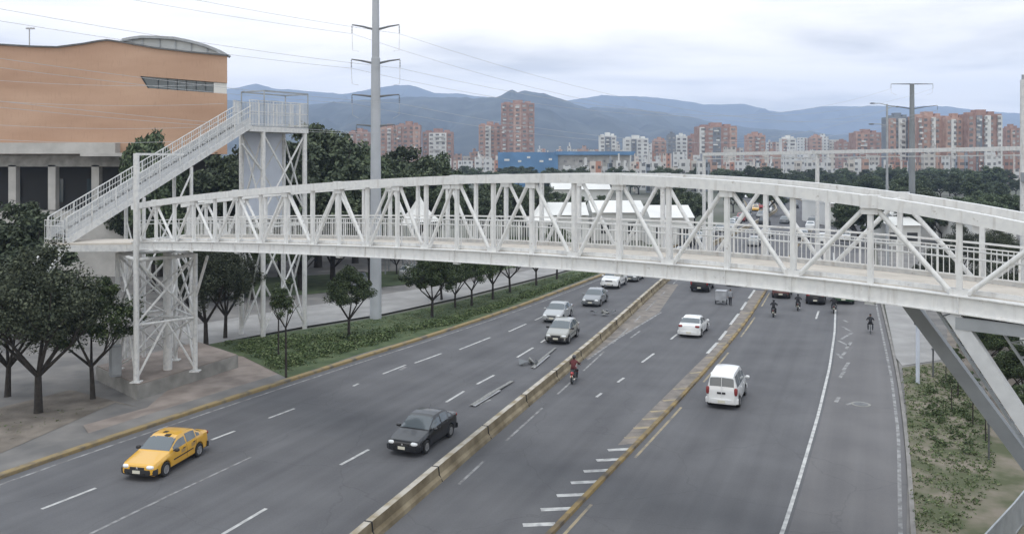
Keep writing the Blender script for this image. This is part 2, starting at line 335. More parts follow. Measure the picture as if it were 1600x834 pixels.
# ------------------------------------------------------------------ ground, roads
mb = MB(); mb.add([(-5000, -150, -.03), (5800, -150, -.03), (5800, 6700, -.03), (-5000, 6700, -.03)], [(0, 1, 2, 3)])
structure(mb.build('ground', M['terrain']))
LK = [(-420, 900), (-160, 800), (0, 747), (210, 674), (330, 635), (450, 598), (560, 560), (700, 520), (820, 478), (940, 432), (1040, 392), (1120, 360), (1172, 335), (1165, 315), (1140, 298), (1108, 284), (1085, 276)]
MED = [(320, 1060), (480, 926), (582, 834), (692, 739), (810, 640), (905, 563), (960, 512), (1035, 443), (1100, 390), (1180, 350), (1215, 330), (1205, 313), (1172, 297), (1130, 284), (1095, 276)]
YEL = [(680, 1030), (760, 937), (854, 834), (935, 755), (1000, 692), (1037, 653), (1086, 598), (1124, 555), (1153, 522), (1177, 489), (1196, 454), (1230, 405), (1262, 365), (1277, 340), (1262, 318), (1218, 299), (1160, 285), (1110, 276)]
RED = [(1410, 1040), (1408, 930), (1407, 834), (1407, 760), (1404, 680), (1393, 590), (1382, 530), (1370, 480), (1362, 430), (1358, 385), (1350, 352), (1325, 325), (1270, 303), (1195, 287), (1125, 276)]
def resample(px, z=0):
    pts = [G(*p) for p in px]; return pts
def curve(pts, n=80):                    # smooth path through ground points, even steps in arc length
    P = np.array([(p.x, p.y) for p in pts]); d = np.r_[0, np.cumsum(np.hypot(*np.diff(P, axis=0).T))]
    t = np.linspace(0, d[-1], n*3); x = np.interp(t, d, P[:, 0]); y = np.interp(t, d, P[:, 1])
    k = np.ones(7)/7
    for _ in range(2):
        xs = np.convolve(np.pad(x, 3, 'edge'), k, 'valid'); ys = np.convolve(np.pad(y, 3, 'edge'), k, 'valid')
        xs[:3] = x[:3]; ys[:3] = y[:3]; xs[-3:] = x[-3:]; ys[-3:] = y[-3:]; x, y = xs, ys
    return [V((a, b, 0)) for a, b in zip(x, y)]
LKc, MEDc, YELc, REDc = (curve(resample(p)) for p in (LK, MED, YEL, RED))
def offs(c, d):
    o = []
    for i, p in enumerate(c):
        t = (c[min(i+1, len(c)-1)]-c[max(i-1, 0)]).normalized(); o.append(p+V((t.y, -t.x, 0))*d)
    return o
def strip(name, a, b, z, m, mb=None):
    mb2 = mb or MB(); n = len(a)
    mb2.add([(p.x, p.y, z) for p in a]+[(p.x, p.y, z) for p in b], [(i, i+1, n+i+1, n+i) for i in range(n-1)])
    return structure(mb2.build(name, m)) if mb is None else mb2
strip('road', LKc, REDc, 0.0, M['asphalt'])
SHR = offs(REDc, .30)
strip('road_shoulder', REDc, SHR, .0, M['asphalt_lt'])
# buses-and-bikes margin, paler worn surface on the right
WL = [(1195, 900), (1222, 834), (1250, 745), (1278, 650), (1296, 575), (1304, 520), (1306, 470), (1304, 430), (1302, 395)]
WLc = curve(resample(WL))
Rm = curve([G(x, y) for x, y in [(1409, 900), (1407, 834), (1404, 680), (1393, 590), (1370, 480), (1362, 430), (1358, 395)]])
strip('road_margin', [p+V((.2, 0, 0)) for p in WLc], Rm, .004, M['asphalt_lt'])

def line(mb, a, b, w=.13, z=.009, mi=0):
    a = G(*a) if not isinstance(a, V) else a; b = G(*b) if not isinstance(b, V) else b
    d = (b-a).normalized(); n = V((d.y, -d.x, 0))*w/2
    mb.add([(a+n).to_tuple()[:2]+(z,), (b+n).to_tuple()[:2]+(z,), (b-n).to_tuple()[:2]+(z,), (a-n).to_tuple()[:2]+(z,)], [(0, 1, 2, 3)], mi)
def pathline(mb, c, w, z, mi=0, dash=None):
    a = offs(c, -w/2); b = offs(c, w/2); acc = 0
    for i in range(len(c)-1):
        acc += (c[i+1]-c[i]).length
        if dash and (acc % dash[0]) > dash[1]: continue
        mb.add([(a[i].x, a[i].y, z), (a[i+1].x, a[i+1].y, z), (b[i+1].x, b[i+1].y, z), (b[i].x, b[i].y, z)], [(0, 1, 2, 3)], mi)
mk = MB()
for a, b in [((65, 795), (150, 762)), ((330, 687), (367, 673)), ((420, 653), (460, 638)), ((532, 726), (576, 702)), ((348, 834), (416, 794)), ((697, 628), (725, 611)), ((745, 600), (772, 586)),
             ((598, 584), (634, 570)), ((648, 567), (690, 552)), ((718, 546), (766, 527)), ((795, 518), (822, 506)), ((552, 603), (560, 599)),
             ((836, 500), (856, 491)), ((880, 482), (894, 476)), ((808, 558), (833, 543)), ((845, 535), (860, 525)), ((890, 512), (905, 503)), ((1003, 566), (1022, 552)), ((965, 597), (975, 590)), ((932, 620), (940, 614)),
             ((1048, 530), (1058, 522)), ((1275, 498), (1279, 486))]:
    line(mk, a, b, .15)
for y0, x0, x1 in [(819, 817, 868), (795, 845, 893), (773, 870, 915), (753, 892, 935), (735, 912, 954), (718, 932, 971), (702, 950, 986)]:
    line(mk, (x0, y0+1), (x1, y0-1), .28)
pathline(mk, WLc, .14, .010, 0)
for a, b in [((1105, 552), (1121, 535)), ((1124, 531), (1135, 517)), ((1141, 507), (1154, 490)), ((1158, 484), (1166, 472)), ((1170, 466), (1179, 453)), ((1184, 446), (1196, 430))]: line(mk, a, b, .2)
structure(mk.build('lane_markings', M['mark']))
mw = MB()
line(mw, (140, 834), (270, 771), .13); line(mw, (270, 771), (392, 714), .11)
line(mw, (-150, 797), (0, 760), .16); pathline(mw, offs(LKc, .55), .14, .008, 0)
pathline(mw, offs(MEDc, 1.0)[4:60], .12, .008, 0, (4.4, 2.5))
for a, b in [((918, 562), (960, 532)), ((960, 532), (1033, 488)), ((985, 528), (1000, 517))]: line(mw, a, b, .15)
pathline(mw, Rm, .14, .010, 0)
for a, b in [((1310, 532), (1326, 540)), ((1322, 545), (1330, 534)), ((1318, 578), (1326, 566)), ((1315, 556), (1322, 549)), ((1316, 510), (1330, 518)), ((1331, 520), (1314, 530)), ((1306, 628), (1311, 620)), ((1322, 632), (1334, 629)),
             ((1312, 590), (1319, 580)), ((1308, 552), (1316, 560)), ((1318, 500), (1324, 503))]: line(mw, a, b, .2)
for a, b in [((735, 634), (800, 596)), ((748, 632), (765, 624)), ((625, 578), (634, 573))]: line(mw, a, b, .25)
structure(mw.build('worn_markings', M['mark_worn']))
# yellow worn wedge along the low divider
wedge = sheet('hatched_strip', [(965, 695), (1012, 645), (1050, 608), (1085, 573), (1108, 551), (1143, 506), (1180, 454), (1195, 454), (1176, 489), (1152, 522), (1123, 555), (1085, 598), (1036, 653), (998, 692)], .006, M['dirtstrip'])
my = MB()
for y0, x0, x1 in [(683, 976, 1003), (668, 990, 1020), (654, 1004, 1032), (642, 1016, 1044), (625, 1036, 1060), (607, 1052, 1075), (582, 1078, 1098), (558, 1103, 1119), (537, 1120, 1138), (523, 1134, 1150), (506, 1147, 1162), (489, 1160, 1174)]:
    line(my, (x0, y0+1), (x1, y0-1), .25, .011)
pathline(my, offs(YELc, .42)[:110], .12, .008, 0, (3.4, 2.0))
structure(my.build('yellow_markings', M['mark_y']))
sheet('grit_strip', [(905, 552), (930, 532), (1000, 470), (1034, 444), (1060, 444), (1030, 488), (960, 532), (918, 561)], .005, M['dirtstrip'])

def profile_path(name, c, prof, mats, mi_fn=None, parent=None):
    mb = MB(); k = len(prof); vs = []; fs = []
    for i, p in enumerate(c):
        t = (c[min(i+1, len(c)-1)]-c[max(i-1, 0)]).normalized(); n = V((t.y, -t.x, 0))
        vs += [tuple(p+n*a+V((0, 0, z))) for a, z in prof]
    mi = []
    for i in range(len(c)-1):
        for j in range(k-1): fs.append((i*k+j, (i+1)*k+j, (i+1)*k+j+1, i*k+j+1)); mi.append(mi_fn(i, j) if mi_fn else 0)
    mb.add(vs, fs); mb.m = mi
    mb.add([vs[j] for j in range(k)], [tuple(range(k))]); mb.add([vs[-k+j] for j in range(k)], [tuple(range(k))])
    return mb.build(name, mats, parent)
strip('pavement_edge', offs(LKc, -1.5), offs(LKc, -.30), .132, M['plaza'])
structure(profile_path('kerb', offs(LKc, -.16), [(-.16, 0), (-.16, .16), (.13, .16), (.16, .13), (.16, 0)], [M['kerb_y']]))
structure(profile_path('kerb', offs(YELc, 0), [(-.11, 0), (-.09, .11), (.09, .11), (.11, 0)], [M['kerb_d']]))
structure(profile_path('kerb', offs(SHR, .10), [(-.08, 0), (-.08, .10), (.08, .10), (.08, 0)], [M['kerb']]))
# concrete median barrier, with open joints
bt = thing('median_barrier', 'long stained concrete barrier dividing the two carriageways', 'road barrier', G(550, 834))
bc = MEDc; inv = Matrix.Translation(-G(550, 834))
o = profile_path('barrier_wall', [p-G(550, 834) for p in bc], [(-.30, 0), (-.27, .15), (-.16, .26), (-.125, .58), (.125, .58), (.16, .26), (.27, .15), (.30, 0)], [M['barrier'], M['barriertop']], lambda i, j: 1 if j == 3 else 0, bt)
acc = 0
for i in range(len(bc)-1):
    a, b = bc[i], bc[i+1]; L0 = (b-a).length; acc += L0
    if acc > 3.0:
        acc = 0; t = (b-a).normalized(); n = V((t.y, -t.x, 0)); q = a-G(550, 834)
        if a.y > 130: break
        jo = MB(); jo.beam(q+n*.30+V((0, 0, .02)), q+n*.166+V((0, 0, .26)), .07, .02, up=t); jo.beam(q+n*.166+V((0, 0, .26)), q+n*.13+V((0, 0, .585)), .07, .02, up=t); jo.beam(q+n*.13+V((0, 0, .585)), q-n*.13+V((0, 0, .585)), .06, .02); jo.build('joint', M['dark'], bt)

# left verge, plaza, paving, service road, right verge
sheet('plaza', [(-900, 760), (-300, 820), (0, 738), (205, 667), (330, 628), (440, 594), (330, 560), (310, 540), (480, 500), (700, 462), (860, 420), (860, 405), (400, 400), (-200, 400), (-900, 420)], .10, M['plaza'])
sheet('service_road', [(300, 545), (470, 513), (600, 492), (720, 466), (870, 428), (930, 410), (1000, 385), (985, 385), (880, 412), (760, 438), (620, 458), (480, 480), (330, 505), (250, 520)], .11, M['path'])
sheet('paving', [(205, 664), (330, 626), (440, 592), (500, 574), (390, 555), (315, 548), (300, 580), (230, 640), (130, 668), (140, 684)], .125, M['pave'])
sheet('dry_ground', [(-100, 735), (0, 712), (100, 668), (180, 632), (220, 640), (110, 612), (0, 640), (-100, 660)], .115, M['dirt'])
sheet('verge', [(310, 552), (380, 560), (450, 595), (560, 557), (700, 516), (820, 474), (940, 428), (1040, 388), (1100, 365), (1050, 372), (930, 414), (870, 432), (720, 472), (600, 497), (470, 518), (330, 540)], .14, M['grassbase'])
sheet('verge', [(330, 470), (480, 462), (620, 448), (760, 430), (860, 405), (780, 405), (620, 425), (330, 440)], .14, M['grassbase'])
sheet('right_ground', [(1415, 900), (1418, 760), (1413, 640), (1403, 560), (1385, 480), (1375, 430), (1370, 385), (1500, 360), (1900, 380), (2300, 600), (2000, 900)], .02, M['plaza'])
sheet('verge', [(1421, 900), (1423, 760), (1417, 650), (1410, 575), (1470, 566), (1520, 590), (1560, 680), (1640, 760), (1700, 900)], .05, M['grassdry'])
sheet('dark_ground', [(1480, 560), (1530, 588), (1570, 680), (1660, 760), (1900, 760), (1900, 520), (1480, 505)], .035, M['dirt'])
sheet('side_path', [(1383, 480), (1400, 560), (1410, 572), (1470, 563), (1460, 520), (1440, 470), (1400, 440), (1378, 440)], .045, M['path'])

# ------------------------------------------------------------------ foliage
def leaves(mb_v, mb_f, centres, rad, n, size, flat=.75, seed=0):
    r = np.random.default_rng(seed); o = len(mb_v)//1
    vs = []; fs = []
    for c, R in zip(centres, rad):
        k = int(n)
        d = r.normal(size=(k, 3)); d /= np.linalg.norm(d, axis=1)[:, None]
        p = np.array(c)+d*(R*(r.random(k)[:, None]**.45))*np.array([1, 1, flat])
        nrm = d*.6+r.normal(size=(k, 3))*.6+np.array([0, 0, .35]); nrm /= np.linalg.norm(nrm, axis=1)[:, None]
        a = np.cross(nrm, r.normal(size=(k, 3))); a /= np.linalg.norm(a, axis=1)[:, None]; b = np.cross(nrm, a)
        s = size*(.6+.8*r.random(k))[:, None]
        q = np.stack([p-a*s, p-b*s*.55, p+a*s, p+b*s*.55], 1).reshape(-1, 3)
        i0 = len(mb_v)+len(vs)
        vs += [tuple(x) for x in q]; fs += [(i0+4*j, i0+4*j+1, i0+4*j+2, i0+4*j+3) for j in range(k)]
    mb_v += vs; mb_f += fs
def raw(name, v, f, m, parent=None):
    me = bpy.data.meshes.new(name); me.from_pydata(v, [], f); me.materials.append(m); o = bpy.data.objects.new(name, me); COL.objects.link(o)
    if parent is not None: o.parent = parent
    return o
def make_tree(h, cr, ch, trunk_h, tr, ncl, nleaf, lsize, m, seed, limbs=5, name='tree', sparse=1.0):
    """tapered trunk, forking limbs and a crown of leaf clumps; base at the origin"""
    r = random.Random(seed); t = thing(name, None, 'tree')
    tb = MB(); lean = V((r.uniform(-.1, .1), r.uniform(-.1, .1), 0))*h*.3
    fork = V((lean.x*.4, lean.y*.4, trunk_h)); tb.tube([(0, 0, -.1), (0, 0, .15), (lean.x*.2, lean.y*.2, trunk_h*.6), fork], [tr*1.5, tr*1.05, tr*.85, tr*.75], 8)
    cz = h-ch/2; cl = []; rad = []
    for i in range(limbs):
        a = 2*math.pi*i/limbs+r.uniform(-.4, .4); q = r.uniform(.45, .75); e = V((lean.x+math.cos(a)*cr*q, lean.y+math.sin(a)*cr*q, cz+r.uniform(-.1, .25)*ch))
        mid = fork.lerp(e, .5)+V((0, 0, -.06*ch))+V((math.cos(a), math.sin(a), 0))*.1*cr
        tb.tube([fork, mid, e], [tr*.55, tr*.36, tr*.12], 6)
        for k in range(2):
            b = a+r.uniform(-.9, .9); e2 = mid+V((math.cos(b)*cr*.4, math.sin(b)*cr*.4, ch*.25)); tb.tube([mid, mid.lerp(e2, .5)+V((0, 0, .05)), e2], [tr*.28, tr*.18, tr*.07], 5)
    tb.build('trunk', M['bark'], t, 60)
    for i in range(ncl):
        a = r.uniform(0, 2*math.pi); u = r.uniform(-.85, 1); rr = r.random()**.33*(1+.22*math.sin(a*2+seed)+.14*math.sin(a*5+seed*2))
        x = math.cos(a)*math.sqrt(1-u*u)*rr; y = math.sin(a)*math.sqrt(1-u*u)*rr; zz = u*rr
        k = 1-.25*max(0, zz)
        cl.append((lean.x+x*cr*.82*k, lean.y+y*cr*.82*k, cz+zz*ch*.42)); rad.append(cr*r.uniform(.11, .27)*sparse)
    v = []; f = []; leaves(v, f, cl, rad, nleaf, lsize, .8, seed); raw('crown', v, f, m, t)
    return t
TP = {'big': make_tree(8, 3.6, 5.2, 1.9, .20, 92, 270, .078, M['leaf_dark'], 3, 6), 'mid': make_tree(5.5, 2.3, 3.2, 1.5, .12, 70, 260, .062, M['leaf_mid'], 5),
      'mid2': make_tree(5.5, 2.1, 3.6, 1.5, .12, 70, 260, .062, M['leaf_mid'], 8), 'sap': make_tree(5, 1.1, 2.0, 2.6, .07, 22, 110, .06, M['leaf_mid'], 12, 4),
      'far': make_tree(12, 5.5, 8.5, 3, .35, 110, 190, .24, M['leaf_far'], 21), 'far2': make_tree(12, 5, 9, 3, .35, 110, 190, .22, M['leaf_far2'], 23), 'far3': make_tree(12, 4.5, 9.5, 2.5, .3, 90, 200, .22, M['leaf_far'], 27)}
TUSED = set()
def tree(kind, p, h, label, group=None, wid=1.0, name='tree', cat='tree'):
    base = TP[kind]; s0 = {'big': 8, 'mid': 5.5, 'mid2': 5.5, 'sap': 5}.get(kind, 12); s = h/s0*(H/11.5 if kind in ('big', 'mid', 'mid2', 'sap') else 1)
    o = base if kind not in TUSED else dup(base); TUSED.add(kind)
    o.location = p; o.rotation_euler = (0, 0, random.uniform(0, 6.28)); o.scale = (s*wid, s*wid, s); o['label'] = label; o['category'] = cat
    if group: o['group'] = group
    elif 'group' in o: del o['group']
    return o
tree('big', G(60, 648), 7.4, 'large dark tree with forked trunk on the dry ground left of the plinth', wid=1.0)
tree('mid2', G(145, 626), 6.0, 'smaller dark tree with slim trunk right beside the concrete plinth', wid=.95)
tree('big', G(12, 622), 6.2, 'dark tree cut by the left picture edge with a low trunk')
tree('far2', at(30, 500, 62)*1.0 if False else V((colx(30, 60), 60, 0)), 9.6, 'dense dark tree standing behind the lower end of the stairs', wid=1.0)
tree('far2', V((colx(-25, 66), 66, 0)), 8.2, 'dark tree behind the others at the left picture edge', wid=1.0)
tree('far3', V((colx(240, 82), 82, 0)), 15.6, 'tall thin crowned tree in front of the brick building above the stair', wid=.62)
tree('mid', G(545, 530), 4.6, 'round trimmed tree standing alone on the verge left of the tall mast', wid=1.05)
tree('mid2', G(675, 498), 4.9, 'round crowned tree on the verge just right of the tall mast', wid=1.1)
for i, (px, py, h, k) in enumerate([(711, 484, 4.2, 'mid'), (737, 480, 4.8, 'mid2'), (770, 470, 4.9, 'mid'), (797, 460, 5.0, 'mid2'), (838, 448, 5.0, 'mid'), (870, 438, 5.2, 'mid2'), (690, 470, 4.6, 'mid2')]):
    tree(k, G(px, py), h, ['thin small tree second in the verge row beyond the round trees', 'dark tree with stout trunk third in the verge row', 'leafy tree in the middle of the verge row under the footbridge', 'verge row tree with two leaning limbs near the service road',
                           'verge tree near the far end of the row beside the white car', 'last verge tree of the row hidden partly by the footbridge', 'tree half hidden behind the round crowned verge tree'][i], 'trees in a row on the grass verge')
tree('sap', G(447, 593), 5.2, 'thin dark trunked sapling beside the yellow kerb left of the verge', wid=.9)
tree('sap', G(435, 560), 4.3, 'slim sapling inside the verge shrubs near the stair tower leg', wid=.9)
tree('big', G(322, 546), 6.8, 'dark spreading tree behind the footbridge support legs', wid=.9)
tree('big', G(352, 530), 6.2, 'dark tree right of the support legs beneath the footbridge', wid=.85)
for px, py, h in [(395, 470, 6.0), (300, 480, 6.5), (470, 455, 5.5), (520, 442, 5.0), (620, 430, 3.6), (270, 470, 7)]:
    tree('mid', G(px, py), h, 'dark tree beyond the service road seen beneath the footbridge', 'trees beyond the service road', wid=1.15)
for px, Y, top, k in [(497, 100, 190, 'far2'), (528, 108, 205, 'far2'), (555, 104, 222, 'far'), (600, 112, 240, 'far2'), (628, 118, 228, 'far2'), (658, 110, 246, 'far2'), (682, 118, 236, 'far3'), (440, 92, 222, 'far2'), (395, 95, 225, 'far2'), (350, 88, 240, 'far2'), (300, 92, 262, 'far2'),
                      (250, 92, 270, 'far2'), (580, 86, 283, 'far2'), (520, 88, 275, 'far'), (200, 95, 280, 'far2'), (470, 84, 268, 'far2')]:
    tree(k, V((colx(px, Y), Y, 0)), at(px, top, Y).z, 'tall dense dark tree in the mass behind the stair tower and mast', 'tall trees behind the mast', wid=.95)
for px, Y, top, k in [(715, 135, 292, 'far2'), (750, 128, 285, 'far2'), (785, 140, 283, 'far2'), (820, 132, 288, 'far2'), (850, 145, 290, 'far2'), (1060, 150, 290, 'far2'), (1030, 155, 296, 'far2'), (1085, 160, 300, 'far'), (1000, 150, 315, 'far2'), (940, 155, 305, 'far2'), 
                      (890, 150, 300, 'far')]:
    tree(k, V((colx(px, Y), Y, 0)), max(3.5, at(px, top, Y).z), 'dark tree seen through the truss above the white roofs', 'trees seen through the middle of the truss', wid=1.0)
rr = random.Random(4)
for i in range(34):
    px = 1150+i*14.5+rr.uniform(-8, 8); Y = rr.uniform(190, 330); top = 277+rr.uniform(-7, 9)+(4 if px < 1300 else 0)
    tree(rr.choice(['far', 'far3', 'far', 'far2']), V((colx(px, Y), Y, 0)), at(px, top, Y).z, 'green tree of the belt before the right hand apartment towers', 'tree belt before the right towers', wid=rr.uniform(.9, 1.2))
for i in range(20):
    px = 1330+i*16+rr.uniform(-8, 8); Y = rr.uniform(125, 175); top = 300+rr.uniform(-8, 10)
    tree(rr.choice(['far', 'far3', 'far2']), V((colx(px, Y), Y, 0)), at(px, top, Y).z, 'green tree of the nearer belt right of the highway', 'nearer trees right of the highway', wid=rr.uniform(1.0, 1.4))
for i in range(46):
    px = 690+i*19.5+rr.uniform(-8, 8); Y = rr.uniform(290, 370); top = 264+rr.uniform(-6, 5)
    tree(rr.choice(['far', 'far3', 'far2']), V((colx(px, Y), Y, 0)), at(px, top, Y).z, 'small far tree at the foot of the city above the footbridge', 'far trees below the city', wid=rr.uniform(1.0, 1.5))
for px, py, h in [(1497, 622, 2.6), (1487, 640, 1.7), (1520, 665, 2.3), (1540, 690, 2.2), (1478, 600, 2.0)]:
    tree('sap', G(px, py), h, 'young dark sapling planted on the right verge below the grey struts', 'saplings on the right verge', wid=.9)
for px, py, h in [(1470, 478, 4.5), (1530, 500, 4.2), (1580, 520, 4.6), (1620, 560, 4.6), (1500, 450, 5.5), (1560, 462, 6)]:
    tree('big', G(px, py), h, 'dark tree behind the grey struts right of the side path', 'dark trees behind the right struts', wid=.9)

for x_, y_, h in [(24, 30, 5), (29, 38, 6), (35, 47, 5.5), (42, 58, 6.5), (33, 24, 6), (50, 52, 7), (58, 70, 7)]:
    tree('big', V((x_, y_, 0)), h, 'dark tree behind the grey struts right of the side path', 'dark trees behind the right struts')
for px, py, h in [(1538, 585, 2.6), (1562, 570, 3.0), (1592, 590, 3.2), (1575, 630, 2.4), (1600, 640, 3.0), (1525, 555, 2.8), (1550, 545, 3.0), (1590, 555, 3.4), (1630, 600, 3.4), (1615, 690, 2.4)]:
    tree('mid', G(px, py), h, 'low dark shrub like tree crowded behind the grey struts', 'shrubby trees crowded behind the struts', wid=1.25)
def cover(name, label_m, polys, n, hh, size, m, seed, dens=None):
    r = random.Random(seed); v = []; f = []; cl = []; rad = []
    for poly, share in polys:
        P = [G(*p) for p in poly]; xs = [p.x for p in P]; ys = [p.y for p in P]; cnt = 0
        def inside(x, y):
            c = False; j = len(P)-1
            for i in range(len(P)):
                if (P[i].y > y) != (P[j].y > y) and x < (P[j].x-P[i].x)*(y-P[i].y)/(P[j].y-P[i].y)+P[i].x: c = not c
                j = i
            return c
        while cnt < share:
            x = r.uniform(min(xs), max(xs)); y = r.uniform(min(ys), max(ys))
            if inside(x, y): h = hh*r.uniform(.3, 1); cl.append((x, y, h*.45)); rad.append(h); cnt += 1
    leaves(v, f, cl, rad, n, size, .7, seed); o = raw(name, v, f, m); o['kind'] = 'stuff'; return o
cover('ground_cover', None, [([(340, 540), (470, 522), (600, 500), (720, 474), (870, 434), (930, 418), (940, 426), (820, 470), (700, 510), (560, 550), (440, 588), (390, 562)], 3000)], 16, .30, .055, M['leaf_grass'], 31)
cover('shrubs', None, [([(350, 540), (470, 530), (560, 528), (640, 515), (610, 533), (540, 553), (440, 580), (395, 560)], 210), ([(640, 520), (760, 486), (880, 446), (935, 425), (930, 430), (830, 466), (700, 511)], 170)], 150, .62, .075, M['leaf_bush'], 32)
cover('grass', None, [([(1424, 834), (1424, 760), (1418, 650), (1411, 580), (1470, 570), (1520, 600), (1545, 680), (1560, 760), (1500, 834)], 1250)], 12, .20, .05, M['leaf_grass'], 33)
cover('shrubs', None, [([(1440, 690), (1450, 600), (1500, 590), (1530, 660), (1520, 720)], 70)], 60, .40, .06, M['leaf_bush'], 35)
cover('grass', None, [([(-60, 720), (60, 672), (160, 640), (60, 640), (-60, 660)], 260)], 9, .16, .05, M['leaf_grass'], 34)
#--PART2--
# ------------------------------------------------------------------ footbridge
YL = F*H/372*1.02; KB = 1700/F                        # left end distance; plan slope (vanishing point at column -900)
XL = colx(215, YL); CB = XL+KB*YL
def nearY(px): return CB/((px-800)/F+KB)
def nearpt(Y): return V((CB-KB*Y, Y, 0))
DB = V((KB, -1, 0)).normalized(); NB = V((1, KB, 0)).normalized(); WB = 2.9
bot_px = [(215, 390), (300, 391), (400, 395), (500, 398), (600, 402), (700, 406), (800, 414), (850, 420), (1000, 432), (1050, 435), (1200, 449), (1300, 461), (1400, 474), (1480, 487), (1600, 505)]
top_px = [(215, 318), (300, 304), (400, 295), (500, 287), (600, 280), (700, 275), (800, 273), (900, 270), (1000, 272), (1100, 278), (1200, 289), (1300, 300), (1400, 313), (1500, 328), (1600, 345)]
def fit(l):
    Ys = np.array([nearY(p[0]) for p in l]); z = np.array([H-(p[1]-HZ)*y/F for p, y in zip(l, Ys)]); return np.polyfit(Ys, z, 4)
PB, PT = fit(bot_px), fit(top_px)
zb = lambda Y: float(np.polyval(PB, Y)); zt = lambda Y: float(np.polyval(PT, Y))
Y_R = nearY(1650)-3.0
def zbb(Y): return zb(max(Y, nearY(1625)))+(Y-nearY(1625))*.06*(Y < nearY(1625))
def ztt(Y): return zt(max(Y, nearY(1625)))+(Y-nearY(1625))*.10*(Y < nearY(1625))
node_px = [1499, 1360, 1239, 1136, 1045, 967, 897, 831, 771, 714, 666, 621, 574, 530, 489, 447, 408, 371, 336, 303, 273, 244, 217]
NY = [nearY(p) for p in node_px]; step = (NY[8]-NY[0])/8
NY = [NY[0]-step*3, NY[0]-step*2, NY[0]-step]+NY; i0 = 3
fb = thing('footbridge', 'white arched steel truss footbridge spanning all lanes of the highway', 'footbridge', nearpt(NY[12])*1.0)
FO = nearpt(NY[12]); 
def BP(Y, side, z): return nearpt(Y)+NB*(WB*side)+V((0, 0, z))-FO
def cpath(side, zf, off, n=60, y0=NY[0]-.3, y1=NY[-1]+.35): return [BP(y0+(y1-y0)*i/n, side, zf(y0+(y1-y0)*i/n)+off) for i in range(n+1)]
def boxpath(pts, w, h, mb=None):
    mb = mb or MB(); vs = []
    for i, p in enumerate(pts):
        d = (pts[min(i+1, len(pts)-1)]-pts[max(i-1, 0)]).normalized(); x = d.cross(V((0, 0, 1))).normalized(); z = x.cross(d)
        vs += [p+x*a*w/2+z*b*h/2 for a, b in ((-1, -1), (1, -1), (1, 1), (-1, 1))]
    n = len(pts); fs = []
    for i in range(n-1):
        for k in range(4): a = 4*i+k; b = 4*i+(k+1) % 4; fs.append((a, b, b+4, a+4))
    fs += [(0, 1, 2, 3), tuple(4*(n-1)+k for k in (3, 2, 1, 0))]; mb.add(vs, fs); return mb
CH, CBt = .31, .42
for side in (0, 1):
    m_ = boxpath(cpath(side, ztt, -CH/2), .30, CH)
    for Y in NY[::4]: m_.beam(BP(Y-.14, side, ztt(Y)-CH/2), BP(Y+.14, side, ztt(Y)-CH/2), .325, CH+.03)   # splice plates
    m_.build('top_chord', M['white'], fb)
    m_ = boxpath(cpath(side, zbb, CBt/2), .24, CBt)
    boxpath(cpath(side, zbb, .012), .40, .03, m_); boxpath(cpath(side, zbb, CBt+.012), .36, .028, m_)
    for Y in NY: m_.beam(BP(Y, side, zbb(Y)+.03), BP(Y, side, zbb(Y)+CBt), .34, .02, up=DB)   # stiffeners
    m_.build('bottom_chord', M['white'], fb)
    for i, Y in enumerate(NY):
        a = BP(Y, side, zbb(Y)+CBt); b = BP(Y, side, ztt(Y)-CH)
        mp_ = MB(); mp_.beam(a, b, .13, .13, up=DB)
        gp = MB(); isbot = (i-i0) % 2 == 0
        q = a if isbot else b; s_ = 1 if isbot else -1
        for e in (-.095, .095): mp_.beam(q-DB*.21+NB*e+V((0, 0, s_*.09)), q+DB*.21+NB*e+V((0, 0, s_*.09)), .012, .18)   # gusset plates
        mp_.build('truss_post', M['white'], fb)
        if i+1 < len(NY):
            Y2 = NY[i+1]
            p0, p1 = (BP(Y+.1, side, zbb(Y)+CBt+.04), BP(Y2-.1, side, ztt(Y2)-CH-.04)) if isbot else (BP(Y+.1, side, ztt(Y)-CH-.04), BP(Y2-.1, side, zbb(Y2)+CBt+.04))
            MB().tube([p0, p1], .068, 10).build('truss_diagonal', M['white'], fb, 40)
dk = MB(); pts0 = cpath(0.5, zbb, CBt-.03); boxpath(pts0, WB-.34, .16, dk); dk.build('deck', M['deck'], fb)
kb = MB()
for s_ in (.075, .925): boxpath(cpath(s_, zbb, CBt+.10), .06, .14, kb)
kb.build('kick_plate', M['white_w'], fb)
fl = MB()
for Y in NY[::1]: fl.beam(BP(Y, .04, zbb(Y)+.18), BP(Y, .96, zbb(Y)+.18), .14, .24)
fl.build('floor_beam', M['white_w'], fb)
for i, Y in enumerate(NY):
    if (i-i0) % 4 == 1: MB().tube([BP(Y, .05, ztt(Y)-.2), BP(Y, .95, ztt(Y)-.2)], .055, 8).build('top_brace', M['white'], fb, 40)
for i in range(len(NY)-1):                               # far railing with pickets, near handrails only
    a, b = NY[i], NY[i+1]
    r_ = MB(); sd_ = .90
    for z, w in ((1.12, .055), (.98, .035), (.20, .035)): r_.beam(BP(a, sd_, zbb(a)+CBt+z), BP(b, sd_, zbb(b)+CBt+z), w)
    for k in range(14):
        Y = a+(b-a)*k/14; r_.beam(BP(Y, sd_, zbb(Y)+CBt+.2), BP(Y, sd_, zbb(Y)+CBt+.98), .02 if k % 7 else .05, up=DB)
    r_.build('railing_panel', M['white'], fb)
hr = MB()
for z in (1.12, .93): hr.tube(cpath(.08, zbb, CBt+z, 40), .026, 6)
for Y in NY: hr.beam(BP(Y, .08, zbb(Y)+CBt), BP(Y, .08, zbb(Y)+CBt+1.12), .035, up=DB)
hr.build('handrail', M['white'], fb)
